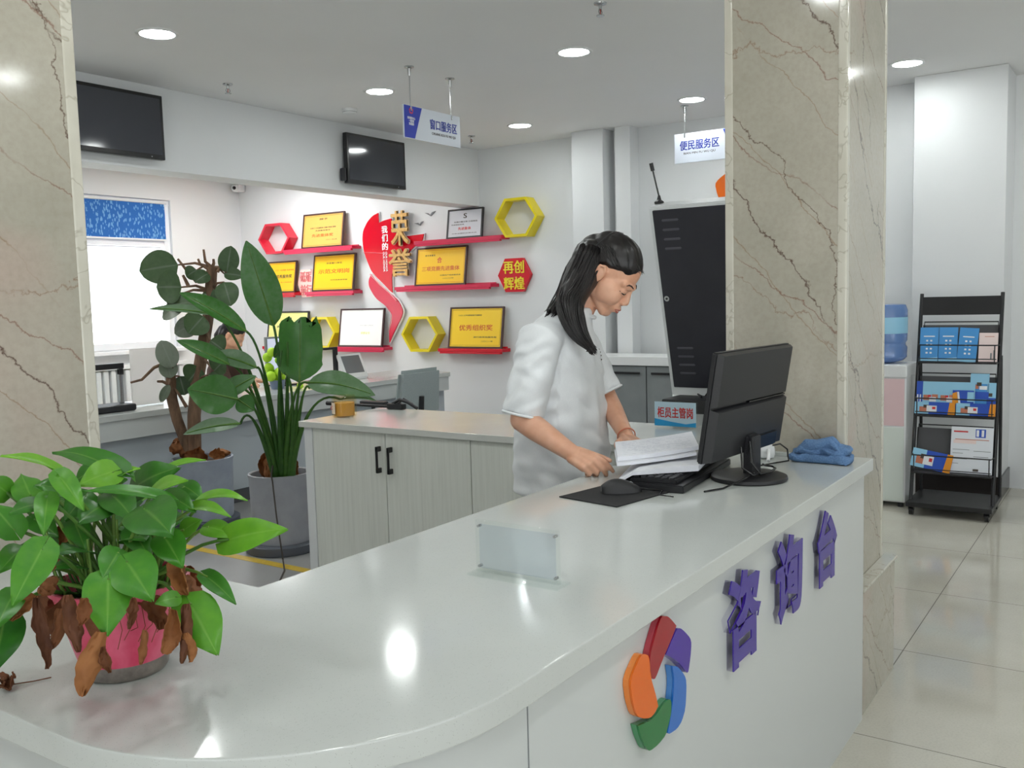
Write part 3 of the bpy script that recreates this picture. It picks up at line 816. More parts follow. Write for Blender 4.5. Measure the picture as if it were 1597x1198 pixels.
# pale trim lines crossing the band
lw = [(6.66, 1.70), (6.53, 1.59), (6.40, 1.50), (6.31, 1.42)]
PLINE = mat('pale pink line', (246, 170, 180), .3)
MB().tube([(7.213, a, b) for a, b in lw], .011, 8, flat=.4).build('trim_line', PLINE, t)
MB().tube([(7.2127, 6.46, 1.37), (7.2127, 6.395, 1.30), (7.2127, 6.395, 1.22), (7.2127, 6.437, 1.10)], .007, 8, flat=.4).build('trim_line', PLINE, t)
MB().tube([(7.229, 6.755, 1.93), (7.229, 6.60, 1.918), (7.229, 6.42, 1.90)], .005, 8, flat=.4).build('trim_line', PLINE, t)
for i, ch in enumerate('我们的'):
    text_mb(ch, FB((7.2305, 6.452, 2.145 - i * .085)), w=.075, h=.072, depth=.003, bold=.024).build('white_character', INKWHITE, t, smooth=False)
for k, sx in ((0, 6.44), (1, 6.475)):
    text_mb('OUR HONOR', ((7.2305, sx, 1.82), (0, 0, -1), (0, -1, 0), (-1, 0, 0)), w=.20, h=.022, depth=.002, bold=.02).build('small_lettering', INKWHITE, t, smooth=False)
for ch, y, z, w, h in (('荣', 6.215, 2.142, .215, .335), ('誉', 6.225, 1.80, .28, .265)):
    a = text_mb(ch, FB((7.2, y, z)), w=w, h=h, depth=.02, bold=.02).build('gold_character', GOLD, t, smooth=False)
    text_mb(ch, FB((7.21, y, z)), w=w * 1.03, h=h * 1.02, depth=.009, bold=.03).build('pale_backing', mat('cream acrylic', (238, 216, 190), .3), a, smooth=False)
    for dy, dz in ((.03, .1), (-.04, -.1), (.05, -.04)):
        MB().cyl((7.256, y + dy, z + dz), (7.205, y + dy, z + dz), .006, n=8).build('standoff', CHROME, a)
for q, l in (([(5.935, 2.277), (5.893, 2.270), (5.868, 2.250), (5.841, 2.277), (5.799, 2.284), (5.860, 2.240)], 'higher grey gull shaped wall decoration beside the gold characters'),
             ([(6.073, 2.182), (6.025, 2.185), (6.008, 2.168), (5.981, 2.193), (5.956, 2.196), (6.000, 2.158)], 'lower grey gull shaped wall decoration beside the gold characters')):
    c = (sum(p[0] for p in q) / 6, sum(p[1] for p in q) / 6)
    o = MB().prism([(p[0] - c[0], p[1] - c[1]) for p in q], .008, ((7.256, c[0], c[1]), (0, 1, 0), (0, 0, 1), (-1, 0, 0))).build('gull_decoration', mat('grey gull acrylic', (120, 122, 124), .4), smooth=False)
    tag(o, l, 'wall decoration', 'gulls on the honour wall')
# ------------------------------------------------------------------ reception counter
HT = .87
def bev_prism(P, z0, z1, bev, seg=2):
    bm = bmesh.new()
    vs = [bm.verts.new((p[0], p[1], z0)) for p in P]
    f = bm.faces.new(vs); f.normal_update()
    if f.normal.z > 0: f.normal_flip()
    r = bmesh.ops.extrude_face_region(bm, geom=[f])
    for v in r['geom']:
        if isinstance(v, bmesh.types.BMVert): v.co.z = z1
    bmesh.ops.recalc_face_normals(bm, faces=bm.faces[:])
    if bev:
        es = [e for e in bm.edges if len(e.link_faces) == 2 and e.calc_face_angle(0) > 0.5]
        bmesh.ops.bevel(bm, geom=es, offset=bev, segments=seg, affect='EDGES', profile=0.5)
    return bm
def arc(cx, cy, r, a0, a1, n):
    return [(cx + r * cos(a0 + (a1 - a0) * i / n), cy + r * sin(a0 + (a1 - a0) * i / n)) for i in range(n + 1)]
rc = thing('reception_counter', (1.9, 1.05, 0), 'white curved reception counter with speckled stone top in front of the woman', 'counter')
outer = arc(1.034, 1.134, .42, pi, 1.5 * pi, 28)
top = [(1.17, 1.998), (.614, 1.998)] + outer + [(3.095, .714), (3.095, .781), (3.016, .781), (3.016, 1.181), (3.212, 1.181), (3.212, 1.40), (1.17, 1.40)]
MB().bm(bev_prism(top, .829, HT, .0035)).build('worktop', QUARTZ, rc, angle=25)
k = .024
ob = arc(1.034, 1.134, .42 - k, pi, 1.5 * pi, 28)
body = [(1.02, 1.998), (.614 + k, 1.998)] + ob + [(3.075, .738), (3.075, .7425), (3.014, .7425), (3.014, 1.25), (1.02, 1.25)]
MB().bm(bev_prism(body, .0, .829, 0)).build('body', BODYW, rc, angle=25)
MB().box((1.098, .7370, 0), (1.1005, .7392, .829)).build('panel_joint', GREYP, rc, smooth=False)
MB().box((3.004, .80, HT), (3.0195, 1.178, HT + .0135), .002).build('upstand', QUARTZ, rc)

def letter(ch, xc, zc, w, h):
    a = text_mb(ch, FX((xc, .7245, zc)), w=w, h=h, depth=.003, bold=.042, res=4, outline=True).build('lettering', PURPLE, rc, smooth=False)
    text_mb(ch, FX((xc, .7378, zc)), w=w, h=h, depth=.0132, bold=.042, res=4, outline=True).build('acrylic_body', ACRYLV, a, smooth=False)
letter('咨', 1.957, .694, .205, .212)
letter('询', 2.274, .700, .205, .212)
letter('台', 2.607, .698, .190, .208)
LOGO = [
    ('red', (150, 14, 30), [(1.493, .835), (1.504, .831), (1.518, .827), (1.535, .815), (1.556, .797), (1.528, .775), (1.493, .752), (1.465, .729), (1.454, .731), (1.444, .745), (1.442, .770), (1.450, .787), (1.473, .816)]),
    ('violet', (66, 30, 150), [(1.558, .791), (1.574, .787), (1.592, .775), (1.618, .754), (1.624, .741), (1.619, .717), (1.609, .691), (1.601, .690), (1.575, .716), (1.534, .744), (1.508, .758), (1.530, .773)]),
    ('blue', (30, 104, 190), [(1.536, .727), (1.557, .719), (1.578, .702), (1.596, .683), (1.599, .663), (1.593, .623), (1.576, .605), (1.554, .599), (1.520, .603), (1.513, .608), (1.533, .647), (1.545, .694)]),
    ('green', (24, 112, 54), [(1.517, .671), (1.530, .664), (1.529, .640), (1.519, .625), (1.504, .607), (1.472, .603), (1.439, .605), (1.425, .615), (1.406, .643), (1.394, .670), (1.441, .660), (1.468, .661), (1.491, .669)]),
    ('orange', (222, 102, 10), [(1.409, .791), (1.426, .787), (1.439, .779), (1.444, .758), (1.448, .733), (1.457, .715), (1.467, .694), (1.474, .674), (1.460, .667), (1.441, .665), (1.409, .677), (1.389, .691), (1.375, .720), (1.367, .756), (1.379, .771)])]
def petal(P, cx, cz, s, frame, depth, name, col, parent):
    Q = smooth_poly([((p[0] - cx) * s, (p[1] - cz) * s) for p in P], 1)
    o, x, y, z = [V(q) for q in frame]
    a = MB().prism(Q, .004, (o + z * (depth - .004), x, y, z)).build('logo_petal', mat(name + ' acrylic', col, .18), parent, smooth=False)
    lab(a, name + ' petal of the five colour ring logo')
    MB().prism(Q, depth - .005, (o + z * .0004, x, y, z)).build('petal_edge', mat(name + ' acrylic edge', tuple(min(255, int(c * .8 + 50)) for c in col), .15), a, smooth=False)
for n, c, P in LOGO: petal(P, 1.497, .72, 1.022, FX((1.530, .7376, .705)), .016, n, c, rc)

# wall logo behind the right pillar
t = thing('wall_logo', (7.25, 2.62, 2.2), 'large coloured ring logo on the back wall, orange part showing beside the right pillar', 'logo')
for n, c, P in LOGO: petal(P, 1.497, .72, 2.35, FB((7.2596, 2.605, 2.2)), .02, n, c, t)

# ------------------------------------------------------------------ low cabinets and their worktop
o = MB().box((3.215, 1.19, .80), (3.83, 3.49, .83), .003).build('cabinet_worktop', CABTOP)
tag(o, 'long pale worktop running over the white low cabinets behind the woman', 'worktop')
DGAP = mat('dark gap', (60, 62, 60), .8)
def cabinet(y0, y1, seams, label, handles, end=None):
    t = thing('low_cabinet', (3.5, (y0 + y1) / 2, 0), label, 'cabinet', 'white wood grain low cabinets')
    MB().box((3.256, y0 + .001, .06), (3.81, y1 - .001, .7995)).build('carcass', DGAP if False else WOODW, t, smooth=False)
    MB().box((3.29, y0 + .002, .004), (3.79, y1 - .002, .06)).build('plinth', GREYP, t, smooth=False)
    ys = [y0] + seams + [y1]
    for i in range(len(ys) - 1):
        d = MB().box((3.236, ys[i] + .002, .065), (3.254, ys[i + 1] - .002, .797), .0015).build('door', WOODW, t)
        for hy in handles:
            if ys[i] < hy < ys[i + 1]:
                m = MB().box((3.206, hy - .006, .615), (3.214, hy + .006, .732), .002).box((3.206, hy - .0065, .61), (3.2362, hy + .0065, .634), .002).box((3.206, hy - .0065, .712), (3.2362, hy + .0065, .736), .002)
                lab(m.build('handle', BLACKM, d), 'black bar handle')
    if end: MB().box((3.232, y1, .004), (3.812, y1 + end, .7995), .002).build('end_panel', WHITEM, t)
    return t
cabinet(2.437, 3.415, [2.935], 'white wood grain low cabinet with two black bar handles, at the left end', (2.968, 2.897), .055)
cabinet(1.46, 2.4365, [1.94], 'white wood grain low cabinet half hidden behind the woman', (1.975, 1.905))

# ------------------------------------------------------------------ things on the low cabinets
JAR = mat('amber candle wax', (206, 162, 84), .4)
c = (3.45, 3.40, .8303)
t = thing('candle_jar', c, 'amber jar candle standing on the left end of the low cabinet worktop', 'jar')
MB().lathe([(0, 0), (.058, 0), (.063, .004), (.063, .094), (.060, .099), (.056, .104), (.056, .108), (.053, .108), (.053, .006), (0, .006)], c, 36).build('glass', mat_glass('amber glass', (.985, .94, .82, 1), .06), t)
MB().lathe([(0, .0065), (.0526, .0065), (.0526, .072), (0, .074)], c, 32).build('wax', JAR, t)
m = MB(); P = [[(c[0] + .0636 * cos(a), c[1] + .0636 * sin(a), c[2] + z) for a in [2.3 + i * .1 for i in range(9)]] for z in (.018, .075)]
m.grid(P).build('paper_label', mat('cream label', (232, 214, 190), .6), t)
text_mb('红', ((c[0] - .0598, c[1] + .026, c[2] + .05), (.35, -.937, 0), (0, 0, 1), (-.937, -.35, 0)), w=.02, h=.02, depth=.001).build('label_print', INKRED, t, smooth=False)
t = thing('desk_sign', (3.73, 1.68, .83), 'small light blue desk sign with red characters standing on the cabinet worktop', 'sign')
MB().box((3.722, 1.585, .835), (3.734, 1.785, .947), .001).box((3.70, 1.60, .8303), (3.756, 1.77, .836), .001).build('acrylic_stand', ACRYL, t)
SKYB = mat('pale sky blue print', (196, 222, 238), .4)
MB().box((3.7205, 1.588, .838), (3.7217, 1.782, .944)).build('printed_sheet', SKYB, t, smooth=False)
MB().prism([(-.097, 0), (.097, 0), (.097, .02), (.05, .012), (-.02, .02), (-.097, .032)], .0006, FB((3.7203, 1.685, .838))).build('blue_wave', mat('bright blue print', (40, 160, 222), .4), t, smooth=False)
text_mb('柜员主管岗', FB((3.7202, 1.685, .898)), w=.165, h=.046, depth=.0006, bold=.022).build('lettering', INKRED, t, smooth=False)
t = thing('folding_tripod', (3.79, 3.5, .83), 'black folded phone tripod lying along the back of the cabinet worktop', 'tripod')
MB().tube([(3.79, 3.82, .842), (3.79, 3.30, .843)], .008, 12).build('leg', BLACKP, t)
MB().tube([(3.785, 3.865, .8432), (3.79, 3.80, .8432)], .0125, 12).build('foot_grip', BLACKP, t)
m = MB().box((3.77, 3.29, .831), (3.81, 3.40, .862), .006).tube([(3.79, 3.38, .855), (3.79, 3.32, .885), (3.79, 3.26, .87), (3.79, 3.20, .842)], .009, 10)
m.tube([(3.78, 3.33, .86), (3.80, 3.30, .888), (3.80, 3.24, .862), (3.79, 3.215, .845)], .006, 8)
m.build('clamp_head', BLACKP, t)

# ------------------------------------------------------------------ things on the reception counter
def rz(a): return Matrix.Rotation(a, 3, 'Z')
t = thing('computer_monitor', (2.592, .944, HT), 'black computer monitor seen from behind on the reception counter', 'monitor')
MB().lathe([(0, .0005), (.107, .0005), (.110, .004), (.108, .012), (.095, .017), (.03, .021), (0, .021)], (2.592, .944, HT), 56).build('base', BLACKP, t)
yw = radians(-4.45)
bx = V((cos(yw), sin(yw), 0)); bn = V((sin(yw), -cos(yw), 0))       # bn looks to the public side
lean = radians(9.3)
bu = (V((0, 0, 1)) * cos(lean) + bn * sin(lean)); bo = (bn * cos(lean) - V((0, 0, 1)) * sin(lean))
B0 = V((2.594, .966, .947))
def mp(u, v, w): return B0 + bx * u + bu * v + bo * w
def slab(u0, u1, v0, v1, w0, w1, mb, bev=.004):
    bm = bmesh.new(); bmesh.ops.create_cube(bm, size=1)
    for q in bm.verts: q.co = V((u0 + (q.co.x + .5) * (u1 - u0), v0 + (q.co.y + .5) * (v1 - v0), w0 + (q.co.z + .5) * (w1 - w0)))
    bmesh.ops.bevel(bm, geom=bm.edges[:], offset=bev, segments=2, affect='EDGES')
    for q in bm.verts: q.co = mp(*q.co)
    mb.bm(bm)
m = MB(); slab(-.245, .245, 0, .308, -.020, -.002, m); m.build('bezel', BLACKP, t)
m = MB(); slab(-.232, .232, .014, .296, -.0206, -.0198, m, .0003); m.build('screen_glass', SCREEN, t)
# back shell : two stepped plates with the long groove between
m = MB()
def taper(u0, u1, v0, v1, w0, w1, k):
    a = [mp(u0, v0, w0), mp(u1, v0, w0), mp(u1, v1, w0), mp(u0, v1, w0)]
    b = [mp(u0 + k, v0 + k * .4, w1), mp(u1 - k, v0 + k * .4, w1), mp(u1 - k, v1 - k * .4, w1), mp(u0 + k, v1 - k * .4, w1)]
    m.add(a + b, [(4, 5, 6, 7), (0, 1, 5, 4), (1, 2, 6, 5), (2, 3, 7, 6), (3, 0, 4, 7), (3, 2, 1, 0)])
taper(-.243, .243, .157, .306, -.003, .012, .012)
taper(-.243, .243, .002, .152, -.003, .018, .014)
m.build('back_shell', BLACKP, t, smooth=False)
m = MB(); slab(-.02, .236, .152, .157, -.002, .0085, m, .0006); m.build('groove', BEZEL, t)
m = MB(); slab(-.032, .032, .0, .06, .014, .034, m, .006); m.build('stand_mount', BLACKP, t)
m = MB(); slab(.03, .19, .004, .05, .010, .022, m, .004); m.build('port_recess', BEZEL, t)
m = MB().box((2.566, .918, HT + .012), (2.622, .952, HT + .13), .006, rz(yw), (2.594, .935, 0))
m.build('stand_column', BLACKP, t)
m = MB()
m.tube([(2.56, .93, .985), (2.535, .915, .93), (2.545, .893, .897), (2.60, .882, .895), (2.65, .885, .897), (2.662, .90, .90), (2.64, .91, .905), (2.60, .905, .915)], .0032, 8)
m.tube([(2.52, .94, .975), (2.50, .93, .92), (2.52, .905, .896), (2.58, .892, .893)], .003, 8)
m.tube([(2.545, .91, .90), (2.49, .915, .893), (2.42, .955, .873), (2.36, .985, .8725)], .0028, 8)
m.build('cable', BEZEL, t)
t = thing('power_adapter', (2.95, 1.03, HT), 'white plug adapter with black lead behind the monitor near the pillar', 'adapter')
m = MB().box((2.925, .992, HT + .0005), (2.985, 1.045, HT + .045), .012, rz(.5), (2.955, 1.02, 0)); m.build('body', WHITEP, t)
m = MB().tube([(2.93, 1.0, HT + .03), (2.90, .99, HT + .02), (2.88, .985, HT + .004)], .006, 10); m.build('plug', WHITEP, t)
m = MB().tube([(2.94, .99, HT + .045), (2.92, .96, HT + .055), (2.915, .935, HT + .04), (2.912, .93, HT + .004), (2.85, .96, HT + .0035), (2.80, .98, HT + .0035)], .0026, 8); m.build('lead', BEZEL, t)

# keyboard on its thick black tray
ka = radians(5.5)
K0 = V((2.297, 1.215, 0))        # near left corner
kx = V((.995, .098, 0)).normalized(); ky = V((.045, -.19, 0)).normalized(); ky = V((kx.y, -kx.x, 0))
def kbox(u0, u1, v0, v1, z0, z1, mb, bev=.003):
    bm = bmesh.new(); bmesh.ops.create_cube(bm, size=1)
    for q in bm.verts: q.co = V((u0 + (q.co.x + .5) * (u1 - u0), v0 + (q.co.y + .5) * (v1 - v0), z0 + (q.co.z + .5) * (z1 - z0)))
    if bev: bmesh.ops.bevel(bm, geom=bm.edges[:], offset=bev, segments=2, affect='EDGES')
    for q in bm.verts: q.co = K0 + kx * q.co.x + ky * q.co.y + V((0, 0, q.co.z))
    mb.bm(bm)
m = MB(); kbox(0, .47, 0, .19, HT + .0005, HT + .021, m)
tr = thing('keyboard_tray', (2.5, 1.13, HT), 'thick black slab under the keyboard and papers', 'tray')
m.build('slab', BLACKP, tr)
t = thing('keyboard', (2.5, 1.13, HT + .021), 'black keyboard lying on the thick black slab under the papers', 'keyboard')
m = MB(); kbox(.015, .455, .03, .165, HT + .0213, HT + .033, m); m.build('case', BLACKP, t)
m = MB()
for i in range(22):
    for j in range(6):
        if i in (4, 5) and False: continue
        u = .022 + i * .0194 + (.006 if i > 3 else 0); v = .036 + j * .0208
        if u + .017 < .45: kbox(u, u + .0165, v, v + .0175, HT + .0325, HT + .038, m, .0022)
lab(m.build('key', mat('dark grey key', (54, 54, 58), .4), t), 'rows of dark grey keys')['kind'] = 'stuff'
pad = [(2.125, 1.305), (2.087, 1.109), (2.321, 1.066), (2.351, 1.262)]
o = MB().bm(bev_prism(pad, HT + .0004, HT + .0034, .001)).build('mouse_pad', mat_noisy('black mouse mat cloth', (30, 30, 32), (40, 40, 42), 400, .9, bump=.2, bd=.0005))
tag(o, 'thin black mouse pad on the counter in front of the keyboard', 'mouse pad')
mo = V((2.245, 1.178, HT + .0036)); md = V((.62, -.785, 0)).normalized(); ms = V((md.y, -md.x, 0))
t = thing('computer_mouse', mo, 'black computer mouse on the black mouse pad', 'mouse')
R = []
for i in range(13):
    a = i / 12; y = -.055 + .11 * a
    w = .031 * (sin(pi * min(1, a * .92 + .06))) ** .45 * (1 - .12 * sin(pi * a)); h = .041 * (sin(pi * (a * .78 + .12))) ** .8 * (1.15 - .5 * a)
    ring = []
    for k in range(18):
        b = 2 * pi * k / 18
        zz = (sin(b) * .5 + .5)
        ring.append(mo + md * y + ms * (w * cos(b) * (1 if sin(b) < 0.1 else 1 - .12 * sin(b))) + V((0, 0, .0008 + h * (max(0, sin(b)) ** .8 if sin(b) > 0 else 0))))
    R.append(ring)
MB().rings(R).build('shell', BLACKP, t, angle=60)
m = MB().tube([mo + md * .054 + V((0, 0, .010)), mo + md * .085 + V((0, 0, .0045)), mo + md * .11 + ms * .02 + V((0, 0, .004)), mo + md * .09 + ms * .07 + V((0, 0, .004)), mo + md * .12 + ms * .10 + V((0, 0, .004))], .0019, 8)
m.build('cable', BEZEL, t)
MB().cyl(mo + md * .026 + V((0, 0, .0225)) - ms * .003, mo + md * .026 + V((0, 0, .0225)) + ms * .003, .007, n=14).build('scroll_wheel', GREYP, t)
MB().ell(mo - md * .012 + V((0, 0, .0315)), (.006, .008, .0015), (ms, md, V((0, 0, 1)))).build('emblem', mat('dim red light', (120, 40, 50), .4), t)

# documents
def sheet_stack(name, C, ux, uy, w, h, th, curl, label, cat='document', text=True, lift=0.0, twist=0.0):
    """bound sheets; C corner, ux along w, uy along h, curl(u,v) -> height"""
    t = thing(name, C, label, cat)
    n, k = 16, 10
    topP = []; botP = []
    for i in range(k + 1):
        a = []; b = []
        for j in range(n + 1):
            u = j / n; v = i / k; p = V(C) + V(ux) * (u * w) + V(uy) * (v * h)
            z = curl(u, v); tt = th(u, v) if callable(th) else th
            b.append(p + V((0, 0, z))); a.append(p + V((0, 0, z + tt)))
        topP.append(a); botP.append(b)
    mb = MB(); N = n + 1
    vs = [p for r in topP for p in r] + [p for r in botP for p in r]; off = (k + 1) * N
    fs = []
    for i in range(k):
        for j in range(n):
            fs.append((i * N + j, i * N + j + 1, (i + 1) * N + j + 1, (i + 1) * N + j))
            fs.append((off + i * N + j, off + (i + 1) * N + j, off + (i + 1) * N + j + 1, off + i * N + j + 1))
    rim = [j for j in range(N)] + [i * N + n for i in range(1, k + 1)] + [k * N + j for j in range(n - 1, -1, -1)] + [i * N for i in range(k - 1, 0, -1)]
    for i in range(len(rim)):
        a = rim[i]; b = rim[(i + 1) % len(rim)]; fs.append((b, a, a + off, b + off))
    mb.add(vs, fs); mb.build('pages', PAPER, t, angle=50)
    if text:
        m = MB(); rr = random.Random(3)
        for r in range(15):
            v0 = .1 + r * .055
            u = .08
            while u < .9:
                L = rr.uniform(.02, .07)
                if rr.random() < .55:
                    q = []
                    for uu, vv in ((u, v0), (min(.93, u + L), v0), (min(.93, u + L), v0 + .009), (u, v0 + .009)):
                        p = V(C) + V(ux) * (uu * w) + V(uy) * (vv * h)
                        tt = th(uu, vv) if callable(th) else th
                        q.append(p + V((0, 0, curl(uu, vv) + tt + .0009)))
                    m.add(q, [(0, 1, 2, 3)])
                u += L + .015
        m.build('printed_lines', mat('grey print', (176, 180, 194), .8), t, smooth=False)
    return t
e1 = V((.712, -.702, 0)).normalized(); e2 = V((.97, .23, 0)).normalized()
sheet_stack('document', (2.262, 1.222, HT + .040), e1, e2, .262, .25, lambda u, v: .004 + .013 * min(1, u * 1.6) ,
            lambda u, v: -.0345 * max(0, 1 - u / .24) * (1 - .55 * v) if u < .24 else 0, 'thick white bound document lying over the keyboard, lowest of the papers', text=False)
e3 = V((.79, -.613, 0)).normalized(); e4 = V((.86, .5, 0)).normalized()
sheet_stack('document', (2.330, 1.236, HT + .0575), e3, e4, .255, .17, .008,
            lambda u, v: .012 * u * u + .012 * v, 'bluish white loose sheets held between the woman\'s fingers', text=False)
sheet_stack('document', (2.350, 1.244, HT + .068), e3, e4, .262, .17, .012,
            lambda u, v: .014 * u * u + .018 * v, 'printed white pages on top of the papers the woman reads')

# blank acrylic sign
t = thing('sign_holder', (1.455, .99, HT), 'blank clear acrylic sign holder standing on the counter in front', 'sign holder')
MB().box((1.449, .894, HT + .004), (1.4565, 1.086, HT + .108), .0012).build('clear_plate', ACRYL, t)
MB().box((1.428, .886, HT + .0004), (1.478, 1.094, HT + .0046), .001).build('clear_base', ACRYL, t)
MB().box((1.4518, .902, HT + .012), (1.4534, 1.078, HT + .100)).build('blank_sheet', FILM, t, smooth=False)
for y in (.902, 1.078):
    for z in (.016, .096):
        MB().cyl((1.4475, y, HT + z), (1.458, y, HT + z), .0028, n=12).build('screw', CHROME, t)

# towel folded in layers
t = thing('towel', (2.99, .84, HT), 'folded blue towel lying on the counter by the right marble pillar', 'towel')
def fold(x0, x1, y0, y1, z0, z1, ph, seed):
    m = MB(); n = 26; R = []
    for i in range(n + 1):
        u = i / n; ring = []
        for k in range(28):
            a = 2 * pi * k / 28
            sq = lambda c, e: math.copysign(abs(c) ** e, c)
            x = sq(cos(a), .35); z = sq(sin(a), .75)
            e = min(1, min(u, 1 - u) * 9) ** .5
            p = V(((x0 + x1) / 2 + x * (x1 - x0) / 2 * (.93 + .07 * e), y0 + u * (y1 - y0), (z0 + z1) / 2 + z * (z1 - z0) / 2 * (.35 + .65 * e)))
            d = noise.noise(V((p.x * 26 + seed, p.y * 26, p.z * 20))) * .014 + noise.noise(V((p.x * 60, p.y * 60 + seed, p.z * 60))) * .006
            if p.z > z0 + .008: p.z += d
            p.x += d * .8; p.y += d * .6
            p.z = max(z0 + .0006, p.z)
            ring.append(p)
        R.append(ring)
    return m.rings(R)
fold(2.912, 3.000, .748, .935, HT, HT + .030, 0, 1).build('lower_fold', TOWEL, t, angle=180)
fold(2.922, 3.000, .752, .915, HT + .024, HT + .052, 0, 5).build('upper_fold', TOWEL, t, angle=180)
m = MB()
rr = random.Random(8)
for i in range(7):
    x = 2.93 + .009 * i; y = .765 + rr.uniform(0, .05)
    m.tube([(x, y, HT + .040), (x + .004, y + .03, HT + .058 + rr.uniform(0, .012)), (x - .004, y + .07, HT + .052 + rr.uniform(0, .014)), (x, min(.905, y + .11), HT + .042)], [.008, .0125, .012, .007], 10)
me = remesh(m, .0035, 6); me.materials.append(TOWEL)
for v in me.vertices: v.co -= t.location
finish(me, 'loose_fold', t, True, 180)
